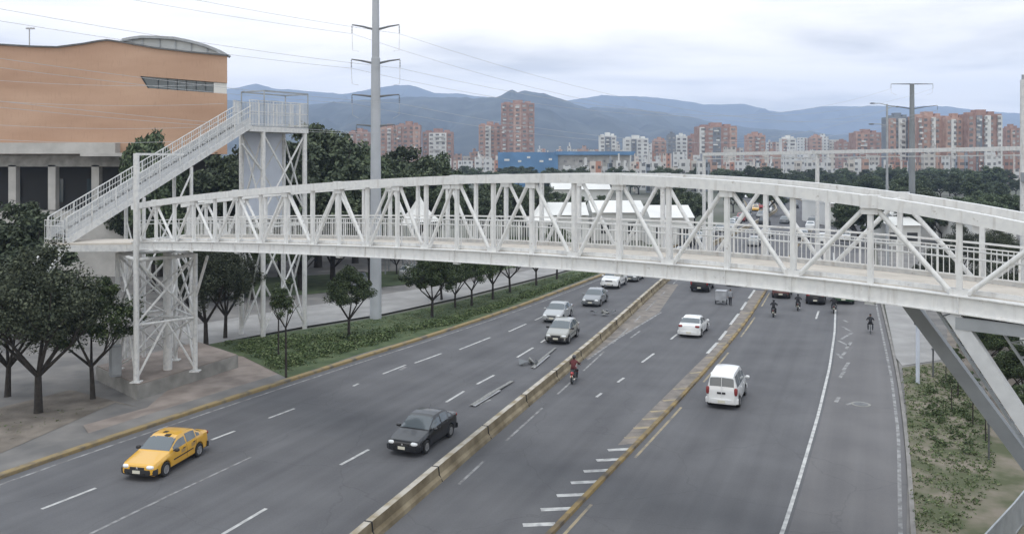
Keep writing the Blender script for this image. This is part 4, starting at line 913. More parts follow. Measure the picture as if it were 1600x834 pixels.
def tower(px0, px1, ytop, Y, wall, strips, label, cols=4, group=None, ybase=268, rough_top=True):
    global WIN, BALC
    xc = colx((px0+px1)/2, Y); w = (px1-px0)/F*Y; h = zz_(ytop, Y)
    t = thing('apartment_tower', label, 'apartment tower', V((xc, Y, 0)), group=group)
    m_ = MB(); m_.box((0, w*.35, h/2), (w, w*.7, h))
    nb = len(strips)
    m_.build('wall', M[wall], t)
    for k, (a, b, mk_, out_) in enumerate(strips):        # projecting brick or white bays
        s_ = MB(); s_.box(((a+b)/2*w-w/2, -out_/2, h*.5-.4), ((b-a)*w, out_, h-.9)); s_.build('bay', M[mk_], t)
    for k, (a, b, mk_, out_) in enumerate(strips[:2]):
        for q in range(int((h-8)/3)):
            if random.random() < .55:
                if BALC is None: z_ = MB(); z_.box((0, 0, 0), (1, .9, .9)); BALC = z_.build('balcony', M['white_b'], t); o = BALC
                else: o = BALC.copy(); COL.objects.link(o); o.parent = t
                o.location = ((a+b)/2*w-w/2+random.uniform(-.2, .2)*(b-a)*w, -out_-.4, h-3.2-q*3); o.scale = ((b-a)*w*random.uniform(.3, .6), 1, 1)
    m_ = MB(); m_.box((0, w*.35, h+1.2), (w*.3, w*.3, 2.4)); m_.box((w*.3, w*.3, h+.7), (w*.18, w*.2, 1.4)); m_.box((-w*.32, w*.3, h+.5), (w*.2, w*.2, 1.0)); m_.build('roof_house', M[wall], t)
    fl_h = max(2.9, h*(1-.2)/14); nz = max(3, int((h-4)/fl_h)); nz = min(nz, 96//cols)
    for i in range(cols):
        x = -w/2+w*(i+.5)/cols; out_ = 0
        for a, b, mk_, o_ in strips:
            if a <= (i+.5)/cols <= b: out_ = o_
        for k in range(nz):
            z = h-2.2-k*fl_h
            if z < 6: break
            if WIN is None:
                q = MB(); q.box((0, 0, 0), (1, .16, 1)); o = q.build('window', M['win_t'], t); WIN = o
            else: o = WIN.copy(); COL.objects.link(o); o.parent = t
            o.location = (x, -out_-.06, z); o.scale = (w/cols*random.uniform(.42, .62), 1, fl_h*.5)
    return t
B1, B2, WT, GR = 'brick_t', 'brick_t2', 'white_b', 'grey_b'
tower(783, 835, 161, 620, B1, [(0, .16, B1, 1.2), (.38, .60, B2, .2), (.84, 1, B1, 1.2)], 'tallest red brick tower left of centre before the mountains', 5)
tower(748, 783, 195, 640, B2, [(.3, .55, WT, 1.0)], 'lower pale brick tower touching the tallest tower on its left', 4)
tower(545, 576, 206, 560, B1, [(.0, .25, B2, .8)], 'red brick block partly behind the tall mast', 3)
tower(594, 622, 199, 590, B2, [(.4, .6, WT, .8)], 'brick block with a white strip just right of the mast', 3)
tower(620, 656, 195, 575, B1, [(.0, .2, B1, 1), (.7, 1, B2, 1)], 'broad red brick block between mast and ribbed white fronted block', 4)
tower(660, 707, 206, 600, B1, [(.22, .8, WT, .8)], 'brick block with white banded middle left of the pale tower', 5)
tower(937, 963, 212, 640, WT, [(.3, .7, GR, .4)], 'white apartment tower with rounded top right of the blue building', 3)
tower(976, 1013, 216, 650, WT, [(.28, .5, GR, .6)], 'wide white block right of the white tower in the centre', 4)
tower(1021, 1041, 219, 660, B2, [], 'slim pale brick block between the white blocks', 2)
tower(1043, 1056, 211, 630, GR, [], 'slim dark grey tower in the city centre', 2)
tower(1056, 1074, 213, 640, WT, [], 'slim white tower right of the dark grey one', 2)
tower(1074, 1092, 214, 650, B1, [], 'slim brick tower left of the broad brick one', 2)
tower(1093, 1151, 197, 560, B1, [(0, .13, 'white_b', .6), (.36, .58, GR, .1), (.8, 1, B2, 1)], 'broad red brick tower standing left of the white walkway end', 5)
tower(1168, 1196, 211, 640, B2, [(.4, .7, B1, 1)], 'brick block just right of the broad brick tower', 3)
tower(1222, 1244, 216, 700, 'white_b', [(.0, .3, B2, .5)], 'cream white block far behind the white walkway', 2)
tower(1268, 1284, 214, 720, B2, [], 'pinkish slim block far behind the white walkway', 2)
tower(1308, 1326, 222, 690, B1, [], 'red brick block low behind the walkway middle', 2)
tower(1337, 1377, 207, 600, B1, [(.0, .45, B2, .8)], 'twin brick block left of the slim lamp post', 4)
tower(1388, 1424, 183, 470, GR, [(.0, .3, B2, 1), (.42, .72, WT, 1)], 'banded tower directly behind the right hand mast', 4)
tower(1432, 1479, 181, 460, B2, [(.0, .22, B1, 1), (.5, .62, WT, .8), (.85, 1, B1, 1)], 'brick tower with a white strip right of the right hand mast', 5)
tower(1479, 1512, 184, 455, B2, [(.2, .4, WT, 1), (.8, 1, B1, .9)], 'brick and white tower in the middle of the right cluster', 4)
tower(1512, 1565, 178, 450, B1, [(.25, .42, GR, .4), (.5, .66, WT, .9), (.88, 1, 'white_b', .8)], 'broad brick tower at the right end of the right cluster', 5)
tower(1572, 1594, 200, 520, B1, [(.3, .6, B2, .8)], 'separate red brick tower beside the white pole', 3)
def block(px0, px1, ytop, Y, key, label, group, d=None):
    w = (px1-px0)/F*Y; o = block_mesh(w, d or w*.7, zz_(ytop, Y), FM[key], random.choice((0, 0, w*.1)), 'apartment_block')
    o.location = (colx((px0+px1)/2, Y), Y, 0); return tag(o, label, 'building', group)
# long blue building
bb = thing('blue_building', 'long low building clad in bright blue in front of the brick towers', 'building', V((colx(835, 400), 400, 0)))
bx = lambda px: colx(px, 400)-colx(835, 400)
m_ = MB(); m_.box(((bx(778)+bx(872))/2, 8, zz_(238, 400)/2), (bx(872)-bx(778), 16, zz_(238, 400))); m_.build('wall', M['blue_b'], bb)
m_ = MB(); m_.box(((bx(872)+bx(985))/2, 9, zz_(242, 400)/2), (bx(985)-bx(872), 14, zz_(243, 400))); m_.build('wing_wall', M['conc_lt'], bb)
m_ = MB(); m_.box(((bx(868)+bx(992))/2, 8, zz_(239.5, 400)), (bx(992)-bx(868), 17, 1.6)); m_.build('roof_fascia', M['blue_b'], bb)
for px, py, w in ((792, 250, 8), (812, 252, 5), (826, 246, 5), (846, 252, 6), (860, 249, 5)):
    m_ = MB(); m_.box((bx(px), -.06, zz_(py, 400)), (w*.3, .12, .9)); m_.build('sign_panel', M['white_b'], bb)
for px in range(884, 985, 12):
    m_ = MB(); m_.box((bx(px), 1.95, zz_(252, 400)), (1.6, .14, 1.2)); m_.build('window', M['win_t'], bb)
rr = random.Random(9)
def rowb(x0, x1, Yr, tops, keys, wid, label, group, gap=.0):
    x = x0
    while x < x1:
        w = rr.uniform(wid[0]*.6, wid[1]*1.15); Y = rr.uniform(Yr[0]*.94, Yr[1]*1.06); tt = tops[0]+(tops[1]-tops[0])*rr.random()*1.5-(tops[1]-tops[0])*.2
        o = block(x, x+w, min(tt, 264), Y, rr.choice(keys), label, group); o.rotation_euler = (0, 0, rr.uniform(-.35, .35)); x += w*rr.uniform(.75, 1.35)+gap
rowb(676, 782, (520, 560), (244, 250), ['white', 'house', 'white'], (9, 16), 'small white terrace building in the row left of the blue building', 'white terraces left of the blue building')
rowb(700, 760, (700, 760), (236, 243), ['brick2', 'cream'], (8, 14), 'small far brick house below the pale brick tower', 'far houses below the pale tower')
rowb(840, 945, (700, 800), (230, 240), ['brick2', 'cream', 'house', 'white'], (7, 14), 'small far building behind the blue roof line', 'far buildings behind the blue roof')
rowb(880, 1100, (330, 380), (250, 264), ['white', 'house', 'white', 'cream', 'grey'], (6, 16), 'low white building in the front row of the city centre', 'low front row in the city centre')
rowb(985, 1110, (450, 520), (236, 256), ['brick', 'white', 'house', 'brick2', 'white', 'grey'], (7, 18), 'mid height building in the middle of the city', 'mid height central buildings')
rowb(1105, 1390, (480, 560), (232, 258), ['white', 'cream', 'grey', 'white', 'brick2', 'brick'], (6, 18), 'pale mid height building behind the white walkway', 'pale buildings behind the walkway')
rowb(1150, 1390, (760, 900), (216, 228), ['brick2', 'cream', 'white', 'brick', 'cream'], (8, 17), 'far apartment block on the skyline above the white walkway', 'far skyline blocks above the walkway')
rowb(960, 1100, (780, 880), (224, 232), ['cream', 'white', 'brick2'], (9, 15), 'far block between the white towers of the centre', 'far blocks of the centre')
rowb(1110, 1390, (380, 430), (250, 266), ['white', 'house', 'cream', 'white', 'brick2'], (6, 16), 'low white building under the white walkway', 'low buildings under the walkway')
rowb(1390, 1600, (420, 440), (236, 260), ['white', 'brick', 'cream', 'white', 'grey', 'brick2'], (6, 16), 'lower building at the foot of the right apartment cluster', 'buildings at the foot of the right cluster')
rowb(480, 600, (620, 700), (222, 236), ['brick2', 'brick', 'cream'], (9, 16), 'brick block peeking above the trees left of the mast', 'brick blocks left of the mast')
rowb(1560, 1680, (700, 760), (222, 232), ['brick2', 'cream'], (9, 16), 'far block at the right picture edge', 'far blocks at the right edge')
# white market halls and sheds seen through the truss
def shed(px0, px1, ye, Y, d, label, rise=1.6, m='white_b'):
    w = (px1-px0)/F*Y; xc = colx((px0+px1)/2, Y); ze = zz_(ye, Y)
    t = thing('shed', label, 'shed', V((xc, Y, 0))); m_ = MB(); m_.box((0, d/2, ze/2), (w*.98, d*.96, ze)); m_.build('wall', M[m], t)
    m_ = MB(); m_.add([(-w/2, -.4, ze), (w/2, -.4, ze), (w/2, d+.4, ze), (-w/2, d+.4, ze), (-w/2, d/2, ze+rise), (w/2, d/2, ze+rise)], [(0, 1, 5, 4), (2, 3, 4, 5), (0, 4, 3), (1, 2, 5), (0, 3, 2, 1)]); m_.build('roof', M['white_b'], t)
    n_ = max(2, int(w/4))
    for k in range(n_): q = MB(); q.box((-w/2+w*(k+.5)/n_, -.02+d*.02, ze*.45), (1.5, .1, ze*.4)); q.build('opening', M['dark'], t)
shed(845, 920, 336, 128, 12, 'white roofed market shed left of the highway seen through the truss')
shed(925, 1010, 332, 134, 12, 'long white market hall in the middle seen through the truss')
shed(1015, 1085, 340, 126, 9, 'low white shed beside the highway edge seen through the truss')
shed(862, 955, 296, 215, 14, 'white warehouse among the trees above the market sheds', 2)
shed(1290, 1380, 318, 165, 14, 'white roofed shed right of the highway under the top chord', 2)
shed(1400, 1500, 342, 140, 14, 'white hall right of the highway seen through the right truss', 2)
shed(1385, 1440, 352, 125, 8, 'small white kiosk by the highway right side', 1)
shed(1520, 1590, 352, 120, 10, 'white shed seen through the truss at the far right', 2)
def tent(px, ytop, yb, Y, w, label):
    t = thing('market_tent', label, 'tent', V((colx(px, Y), Y, 0))); zt_ = zz_(ytop, Y); ze = zz_(yb, Y); n = 8
    m_ = MB(); prof = [(1, ze), (.72, ze+(zt_-ze)*.18), (.42, ze+(zt_-ze)*.45), (.15, ze+(zt_-ze)*.8), (.02, zt_)]
    vs = []; fs = []
    for s_, z in prof:
        for k in range(n): a = 2*math.pi*(k+.5)/n; vs.append((w/2*s_*math.cos(a)*1.1, w/2*s_*math.sin(a)*1.1, z))
    for i in range(4):
        for k in range(n): fs.append((i*n+k, i*n+(k+1) % n, (i+1)*n+(k+1) % n, (i+1)*n+k))
    m_.add(vs, fs); m_.build('canopy', M['white_b'], t)
    for k in range(4): a = 2*math.pi*(k+.5)/4; MB().tube([(w/2*math.cos(a), w/2*math.sin(a), 0), (w/2*math.cos(a), w/2*math.sin(a), ze)], .08, 6).build('pole', M['steel'], t)
tent(655, 305, 345, 98, 4.6, 'white peaked tent roof right of the mast seen through the truss')
tent(625, 325, 350, 95, 4, 'smaller white peaked tent beside the mast seen through the truss')
tent(845, 316, 345, 112, 4.5, 'white peaked tent in the middle seen through the truss')

# ------------------------------------------------------------------ mountains
hmat = mat('forested_slope', (.004, .011, .016), 1, col2=(.062, .070, .066), scale=.009, detail=10, lo=.3, hi=.75)
def ridge(prof, Y, depth, seed, rough):
    r = np.random.default_rng(seed); xs = np.arange(-260, 1900, 3.0); P = np.array(prof); y = np.interp(xs, P[:, 0], P[:, 1])
    def fn(x, f, a): 
        k = np.arange(-400, 2400, f); return np.interp(x, k, r.normal(size=len(k))*a)
    y = y+fn(xs, 60, rough*1.1)+fn(xs, 25, rough*.8)+fn(xs, 10, rough*.5)+fn(xs, 5, rough*.25)
    X = (xs-800)/F*Y; Z = H+(HZ-y)*Y/F; rows = 26; vs = []; fs = []; n = len(xs)
    gul = np.zeros((rows, n))
    for j in range(rows):
        t = j/(rows-1); 
        if j == 0: cur = fn(xs, 40, 1)+fn(xs, 16, .5)
        else: cur = cur*.82+.45*(fn(xs, 40, 1)+fn(xs, 16, .6))
        z = Z*(1-t)**1.15+cur*Z*.12*math.sin(math.pi*min(1, t*1.2))*(j > 0)-(t >= 1)*6; yy = Y-depth*t+cur*depth*.02*(j > 0)
        sc = yy/Y
        vs += [(a, b, c) for a, b, c in zip(X*(.35+.65*1), yy*np.ones(n), np.where(t >= 1, -2.0, z))] if False else [(a, b, c) for a, b, c in zip(X, yy*np.ones(n), z)]
    vs += [(a, Y+depth*.6, -2) for a in X]
    for j in range(rows-1):
        for i in range(n-1): fs.append((j*n+i, j*n+i+1, (j+1)*n+i+1, (j+1)*n+i))
    for i in range(n-1): fs.append((rows*n+i, rows*n+i+1, i+1, i))
    me = bpy.data.meshes.new('hills'); me.from_pydata(vs, [], fs); me.materials.append(hmat); me.polygons.foreach_set('use_smooth', [True]*len(me.polygons)); o = bpy.data.objects.new('hills', me); COL.objects.link(o); structure(o)
ridge([(-260, 150), (200, 160), (355, 158), (440, 160), (480, 165), (530, 158), (590, 156), (650, 152), (700, 153), (775, 154), (800, 148), (820, 142), (850, 147), (900, 163), (930, 172), (1000, 200), (1100, 240), (1900, 252)], 3000, 1500, 1, 1.0)
ridge([(-260, 252), (700, 250), (830, 200), (925, 168), (1000, 170), (1050, 178), (1100, 187), (1150, 195), (1200, 203), (1300, 213), (1400, 218), (1900, 236)], 3500, 1500, 2, 1.0)
ridge([(-260, 150), (355, 140), (400, 133), (440, 140), (480, 142), (540, 147), (560, 143), (620, 133), (640, 133), (680, 145), (715, 146), (760, 152), (900, 200), (1900, 250)], 5600, 1600, 3, .8)
ridge([(-260, 250), (700, 220), (830, 170), (890, 157), (940, 150), (1020, 152), (1060, 155), (1100, 163), (1160, 164), (1200, 173), (1225, 175), (1290, 168), (1350, 166), (1400, 166), (1480, 167), (1520, 174), (1600, 178), (1900, 190)], 6000, 1700, 5, .8)
#--PART3--
# ------------------------------------------------------------------ vehicles (local +X is forward)
def lerpprof(prof, x):
    for (x0, z0), (x1, z1) in zip(prof, prof[1:]):
        if x1 <= x <= x0: return z0+(z1-z0)*((x0-x)/(x0-x1) if x0 != x1 else 0)
    return prof[0][1] if x > prof[0][0] else prof[-1][1]
SPEC = dict(
  sedan=dict(L=4.3, W=.86, cab=.50, z0=.21, wb=(1.32, -1.26), R=.31,
    top=[(2.15, .60), (2.12, .68), (2.02, .74), (1.6, .83), (1.02, .94), (.34, 1.37), (.10, 1.435), (-.35, 1.46), (-.75, 1.44), (-1.05, 1.38), (-1.62, 1.045), (-2.02, 1.02), (-2.12, .96), (-2.15, .88)],
    belt=[(2.15, .56), (2.12, .62), (2.0, .66), (1.02, .86), (-1.6, .96), (-2.05, .95), (-2.15, .80)], ws=(.98, .30), rw=(-1.09, -1.58), side=[(.70, -.22), (-.31, -1.02)], quarter=(-1.09, -1.34)),
  hatch=dict(L=3.8, W=.82, cab=.52, z0=.21, wb=(1.2, -1.2), R=.30,
    top=[(1.9, .62), (1.87, .70), (1.75, .78), (1.35, .88), (1.0, .95), (.30, 1.40), (.05, 1.46), (-.4, 1.48), (-1.1, 1.45), (-1.35, 1.40), (-1.72, 1.02), (-1.86, .95), (-1.9, .85)],
    belt=[(1.9, .56), (1.85, .62), (1.7, .68), (1.0, .88), (-1.6, .97), (-1.9, .80)], ws=(.96, .27), rw=(-1.38, -1.69), side=[(.68, -.20), (-.29, -.98)], quarter=(-1.04, -1.28)),
  minivan=dict(L=3.95, W=.82, cab=.78, z0=.24, wb=(1.28, -1.15), R=.31,
    top=[(1.97, .70), (1.94, .80), (1.82, .90), (1.42, 1.04), (.80, 1.66), (.55, 1.76), (0, 1.80), (-1.5, 1.80), (-1.78, 1.76), (-1.86, 1.66), (-1.95, 1.08), (-1.975, .95)],
    belt=[(1.97, .60), (1.93, .70), (1.8, .80), (1.42, .96), (-1.9, 1.02), (-1.975, .92)], ws=(1.38, .78), rw=(-1.868, -1.935), side=[(1.0, .22), (.12, -.70), (-.80, -1.62)], quarter=None),
  suv=dict(L=4.6, W=.92, cab=.70, z0=.30, wb=(1.42, -1.35), R=.37,
    top=[(2.3, .85), (2.27, .95), (2.1, 1.05), (1.3, 1.14), (1.1, 1.17), (.55, 1.68), (.3, 1.76), (-.4, 1.79), (-1.7, 1.75), (-1.95, 1.68), (-2.2, 1.15), (-2.28, 1.05), (-2.3, .95)],
    belt=[(2.3, .78), (2.25, .86), (2.1, .95), (1.1, 1.08), (-2.1, 1.12), (-2.3, .92)], ws=(1.07, .55), rw=(-1.98, -2.17), side=[(.85, -.12), (-.22, -1.02), (-1.12, -1.75)], quarter=None))
class Body:
    def __init__(s, sp): s.__dict__.update(sp); s.zc = s.R
    def sect(s, x):
        l = s.L/2; e = abs(x)/l; w = s.W*(1-.05*e**3-.15*max(0, (e-.90)/.10)**2)
        zt_, zb_ = lerpprof(s.top, x), lerpprof(s.belt, x); zb_ = min(zb_, zt_-.015); c = max(0, min(1, (zt_-zb_)/s.cab))
        z0 = s.z0+.10*max(0, (e-.93)/.07)
        for xc in s.wb:
            RR = s.R+.055
            if abs(x-xc) < RR: z0 = max(z0, s.zc+math.sqrt(RR*RR-(x-xc)**2)-.01)
        z0 = min(z0, zb_-.12); yr = w*(.93-.17*c)
        return [(0, z0), (w*.88, z0), (w*.985, z0+(zb_-z0)*.12), (w*1.0, z0+(zb_-z0)*.55), (w*.965, zb_), (yr+.0, zb_+(zt_-zb_)*.80), (yr*.93, zb_+(zt_-zb_)*.95), (yr*.5, zb_+(zt_-zb_)*.993), (0, zt_)]
    def pt(s, x, q, side=1):
        sec = s.sect(x); i = min(int(q), 7); f = q-i; y = sec[i][0]*(1-f)+sec[i+1][0]*f; z = sec[i][1]*(1-f)+sec[i+1][1]*f
        return V((x, side*y, z))
    def nrm(s, x, q, side):
        a = s.pt(x+.02, q, side)-s.pt(x-.02, q, side); b = s.pt(x, min(7.99, q+.1), side)-s.pt(x, q-.1, side); n = a.cross(b).normalized()
        c = V((0, 0, (s.sect(x)[0][1]+s.sect(x)[8][1])/2)); 
        return n if n.dot(s.pt(x, q, side)-V((x, 0, c.z))) > 0 else -n
    def patch(s, mb, x0, x1, q0, q1, side=1, nx=6, nq=3, off=.006, across=False, clipx=None):
        vs = []; fs = []
        cols = [(q0+(q1-q0)*j/nq, side) for j in range(nq+1)]
        if across: cols = [(q0+(8-q0)*j/nq, 1) for j in range(nq)]+[(7.999, 1)]+[(q0+(8-q0)*(nq-1-j)/nq, -1) for j in range(nq)]
        m_ = len(cols)
        for i in range(nx+1):
            x = x0+(x1-x0)*i/nx
            for q, sd_ in cols:
                n = s.nrm(x, min(q, 7.9), sd_); vs.append(s.pt(x, q, sd_)+n*off)
        for i in range(nx):
            for j in range(m_-1): fs.append((i*m_+j, (i+1)*m_+j, (i+1)*m_+j+1, i*m_+j+1))
        mb.add(vs, fs); return mb
    def shell(s, n=None):
        l = s.L/2; xs = set(np.round(np.linspace(-l, l, n or 64), 4).tolist())
        for p in s.top+s.belt: xs.add(round(p[0], 4))
        for xc in s.wb:
            for k in range(-8, 9): xs.add(round(xc+(s.R+.055)*math.sin(k/8*math.pi/2), 4))
        xs = sorted(x for x in xs if -l <= x <= l); vs = []; fs = []
        for x in xs:
            sec = s.sect(x); vs += [(x, y, z) for y, z in sec]+[(x, -y, z) for y, z in reversed(sec[1:-1])]
        k = 16
        for i in range(len(xs)-1):
            for j in range(k): fs.append((i*k+j, (i+1)*k+j, (i+1)*k+(j+1) % k, i*k+(j+1) % k))
        fs += [tuple(range(k)), tuple((len(xs)-1)*k+j for j in reversed(range(k)))]
        return MB().add(vs, fs)
def wheel(t, x, y, R):
    m_ = MB(); sd_ = 1 if y > 0 else -1; n = 22; prof = [(R*.62, -.09), (R*.9, -.10), (R, -.075), (R, .075), (R*.9, .10), (R*.62, .09)]; vs = []; fs = []
    for k in range(n):
        a = 2*math.pi*k/n; vs += [(r*math.cos(a), w, r*math.sin(a)) for r, w in prof]
    for k in range(n):
        for j in range(6): fs.append((k*6+j, k*6+(j+1) % 6, ((k+1) % n)*6+(j+1) % 6, ((k+1) % n)*6+j))
    w = thing('wheel', None, None, (x, y, R)); w.parent = t
    m_.add(vs, fs); m_.build('tyre', M['tyre'], w, 40)
    r_ = MB(); 
    r_.tube([(0, sd_*.02, 0), (0, sd_*.055, 0)], R*.60, 18); r_.tube([(0, sd_*.05, 0), (0, sd_*.085, 0)], R*.14, 10)
    for k in range(6): a = 2*math.pi*k/6; r_.beam((0, sd_*.066, 0), (R*.6*math.cos(a), sd_*.07, R*.6*math.sin(a)), .05, .03, up=(0, 1, 0))
    r_.tube([(R*.62*math.cos(a), sd_*.072, R*.62*math.sin(a)) for a in np.linspace(0, 2*math.pi, 19)], .018, 6, cap=False); r_.build('rim', M['rim'], w, 40)
PART_PAINT = {}
def make_car(kind, label, cat, paint, bumper=None, name=None, extras=()):
    s = Body(SPEC[kind]); l = s.L/2; P = PAINT[paint]; bp = bumper or P
    t = thing(name or cat.replace(' ', '_'), label, cat)
    s.shell().build('body', P, t, 32)
    m_ = MB(); m_.box((0, 0, s.z0+.18), (s.L*.9, s.W*1.55, .32)); m_.build('underbody', M['under'], t)
    m_ = MB(); s.patch(m_, s.ws[0]-.02, s.ws[1], 5.25, 8, nx=8, nq=4, across=True, off=.008); m_.build('windscreen', M['glass'], t, 30)
    m_ = MB(); s.patch(m_, s.rw[0], s.rw[1], 5.35, 8, nx=6, nq=4, across=True, off=.010); m_.build('rear_window', M['glass'], t, 30)
    for sd_ in (1, -1):
        for a, b in s.side:
            m_ = MB(); s.patch(m_, a, b, 4.14, 5.0 if a < s.ws[1]+.15 else 4.86, sd_, 8, 3, .007); m_.build('side_window', M['glass'], t, 30)
        if s.quarter: m_ = MB(); s.patch(m_, s.quarter[0], s.quarter[1], 4.2, 4.75, sd_, 4, 2, .007); m_.build('side_window', M['glass'], t, 30)
        m_ = MB(); m_.ell((l-.16, sd_*s.W*.66, lerpprof(s.belt, l-.1)-.03), (.19, .20, .095), 12, 6, e=.75); m_.build('headlight', M['lamp'], t, 50)
        m_ = MB()
        if kind in ('minivan', 'suv'): m_.ell((-l+.05, sd_*s.W*.86, lerpprof(s.belt, -l+.1)-.08), (.08, .09, .20), 10, 6, e=.6)
        else: m_.ell((-l+.12, sd_*s.W*.72, lerpprof(s.belt, -l+.1)-.06), (.15, .19, .10), 10, 6, e=.7)
        m_.build('taillight', M['tail'], t, 50)
        m_ = MB(); xm = s.ws[0]-.28; zm = lerpprof(s.belt, xm)+.09; m_.ell((xm, sd_*(s.W+.11), zm), (.09, .12, .075), 10, 6, e=.7); m_.beam((xm, sd_*s.W*.9, zm-.04), (xm, sd_*(s.W+.08), zm-.02), .05, .04); m_.build('side_mirror', P if bumper is None else M['blackplastic'], t, 50)
        d = MB()                                       # door outlines, handles, side strip
        for xd in ([s.side[0][0]+.10] if False else [])+[s.side[0][1]-.045, s.side[-1][1]-.02 if kind != 'sedan' else s.side[1][1]+.0]:
            d.tube([s.pt(xd, q, sd_)+s.nrm(xd, q, sd_)*.001 for q in np.linspace(2.2, 4.05, 5)], .007, 4)
        d.build('door_seam', M['under'], t)
        for a, b in s.side[:2]:
            h_ = MB(); xh = b+.16; p = s.pt(xh, 3.75, sd_); h_.box(p+V((0, sd_*.012, 0)), (.17, .03, .032)); h_.build('door_handle', P if paint != 'taxi' else M['blackplastic'], t)
        if bumper is not None or kind == 'suv':
            h_ = MB(); h_.beam(s.pt(.75, 2.9, sd_)+V((0, sd_*.008, 0)), s.pt(-.75, 2.9, sd_)+V((0, sd_*.008, 0)), .02, .05); h_.build('side_strip', M['blackplastic'], t)
    for e_ in (1, -1):                                 # bumpers follow the rounded ends
        b_ = MB(); pts = []; zb0 = s.z0+.06
        for k in range(13):
            u = -1+2*k/12; y = u*(s.W*1.015); x = l+.05-.20*abs(u)**3.6; pts.append((e_*x, y))
        vs = []; fs = []
        for x, y in pts: vs += [(x, y, zb0), (x+e_*.02, y*1.005, zb0+.12), (x+e_*.012, y*1.0, zb0+.24), (x-e_*.10, y*.98, zb0+.26), (x-e_*.12, y*.96, zb0)]
        for i in range(12):
            for j in range(5): fs.append((i*5+j, (i+1)*5+j, (i+1)*5+(j+1) % 5, i*5+(j+1) % 5))
        fs += [tuple(range(5)), tuple(60+j for j in range(5))]; b_.add(vs, fs); b_.build('front_bumper' if e_ > 0 else 'rear_bumper', bp, t, 40)
        b_ = MB(); b_.box((e_*(l+.07), 0, zb0+(.16 if e_ > 0 else .12 if kind in ('minivan', 'suv') else .16)), (.02, .36, .13)); b_.build('number_plate', M['plate'], t)
    g_ = MB(); g_.box((l+.0, 0, lerpprof(s.top, l-.02)-.09), (.06, s.W*.80, .11)); g_.build('grille', M['blackplastic'], t)
    g_ = MB(); g_.box((l+.035, 0, s.z0+.14), (.05, s.W*1.0, .09)); g_.build('air_intake', M['under'], t)
    for e_, xc in zip((1, -1), s.wb):
        for sd_ in (1, -1): wheel(t, xc, sd_*(s.W-.085), s.R)
    for ex in extras:
        if ex == 'roof_marks':
            for x, y, a, b in ((.15, .18, .30, .26), (-.12, -.12, .22, .2)): m_ = MB(); m_.box((x, y, lerpprof(s.top, x)+.006), (a, b, .012)); m_.build('roof_plate', M['blackplastic'], t)
        if ex == 'door_number':
            for sd_ in (1, -1):
                for x in (.18, -.62): m_ = MB(); s.patch(m_, x, x-.32, 3.2, 3.75, sd_, 3, 2, .006); m_.build('door_panel_mark', mat('ochre_mark', (.35, .22, .08), .5), t)
        if ex == 'roof_bars':
            for sd_ in (1, -1): m_ = MB(); m_.tube([(.2, sd_*s.W*.66, lerpprof(s.top, .2)+.01), (.1, sd_*s.W*.66, lerpprof(s.top, 0)+.06), (-1.4, sd_*s.W*.66, lerpprof(s.top, -1.4)+.06), (-1.5, sd_*s.W*.66, lerpprof(s.top, -1.5)+.01)], .02, 6); m_.build('roof_bar', M['blackplastic'], t)
        if ex == 'door_split':
            m_ = MB(); m_.beam((-l+.03, 0, 1.66), (-l-.02, 0, .62), .05, .03); m_.build('door_split', P, t)
            m_ = MB(); m_.box((-l-.01, .02, .84), (.03, .42, .10)); m_.build('plate_recess', M['blackplastic'], t)
        if ex == 'antenna': m_ = MB(); m_.tube([(-.6, 0, lerpprof(s.top, -.6)), (-.75, 0, lerpprof(s.top, -.6)+.22)], .006, 4); m_.build('antenna', M['blackplastic'], t)
        if ex == 'emblem': m_ = MB(); m_.ell((l+.035, 0, lerpprof(s.top, l-.02)-.085), (.012, .05, .05), 8, 4); m_.build('emblem', M['chrome'], t)
    return t
def heading(a, b): p, q = G(*a), G(*b); return math.atan2(q.y-p.y, q.x-p.x)
CARK = {'sedan_car': .92, 'taxi_car': .90, 'hatchback_car': .96, 'suv_car': .94, 'minivan': .98}
def place(o, px, py, rz):
    o.location = G(px, py, .004); o.rotation_euler = (0, 0, rz); k = CARK.get(o.name.split('.')[0], 1); o.scale = (k, k, k); return o
HL = heading((390, 715), (140, 834)); HR = heading((860, 834), (1060, 606))
place(make_car('sedan', 'yellow taxi sedan with black bumpers near the bottom left kerb', 'taxi', 'taxi', M['blackplastic'], 'taxi_car', ('roof_marks', 'door_number', 'emblem')), 261, 725, heading((390, 700), (215, 812)))
place(make_car('sedan', 'black sedan with pale lamps in front of the barrier', 'car', 'black', None, 'sedan_car', ('antenna', 'emblem')), 662, 691, heading((725, 611), (532, 726)))
hb = place(make_car('hatch', 'beige grey hatchback coming closer behind the loose roadside metal', 'car', 'beige', M['blackplastic'], 'hatchback_car'), 879, 530, heading((945, 480), (860, 545)))
ws_ = place(make_car('sedan', 'white sedan seen from behind in the middle carriageway', 'car', 'white', None, 'sedan_car'), 1084, 520, heading((1058, 606), (1120, 530)))
place(make_car('minivan', 'white minivan with split rear doors driving away on the right carriageway', 'minivan', 'white', None, 'minivan', ('door_split',)), 1136, 624, heading((1062, 640), (1128, 548)))
sv = place(make_car('suv', 'white off-road car with roof bars close under the footbridge', 'car', 'white', None, 'suv_car', ('roof_bars',)), 960, 447, heading((1010, 425), (930, 470)))
def recolor(o, paint):
    for c in o.children:
        for sl_ in c.material_slots:
            if sl_.material and sl_.material.name.startswith('car_paint'): sl_.link = 'OBJECT'; sl_.material = PAINT[paint]
    return o
def recopy(src, paint, px, py, rz, label, group=None):
    o = recolor(dup(src, label=label), paint); place(o, px, py, rz)
    if group: o['group'] = group
    elif 'group' in o: del o['group']
    return o
hl2 = heading((945, 480), (860, 545)); hr2 = heading((1128, 548), (1190, 455))
recopy(ws_, 'silver', 872, 498, hl2, 'silver car half hidden by the beige hatchback')
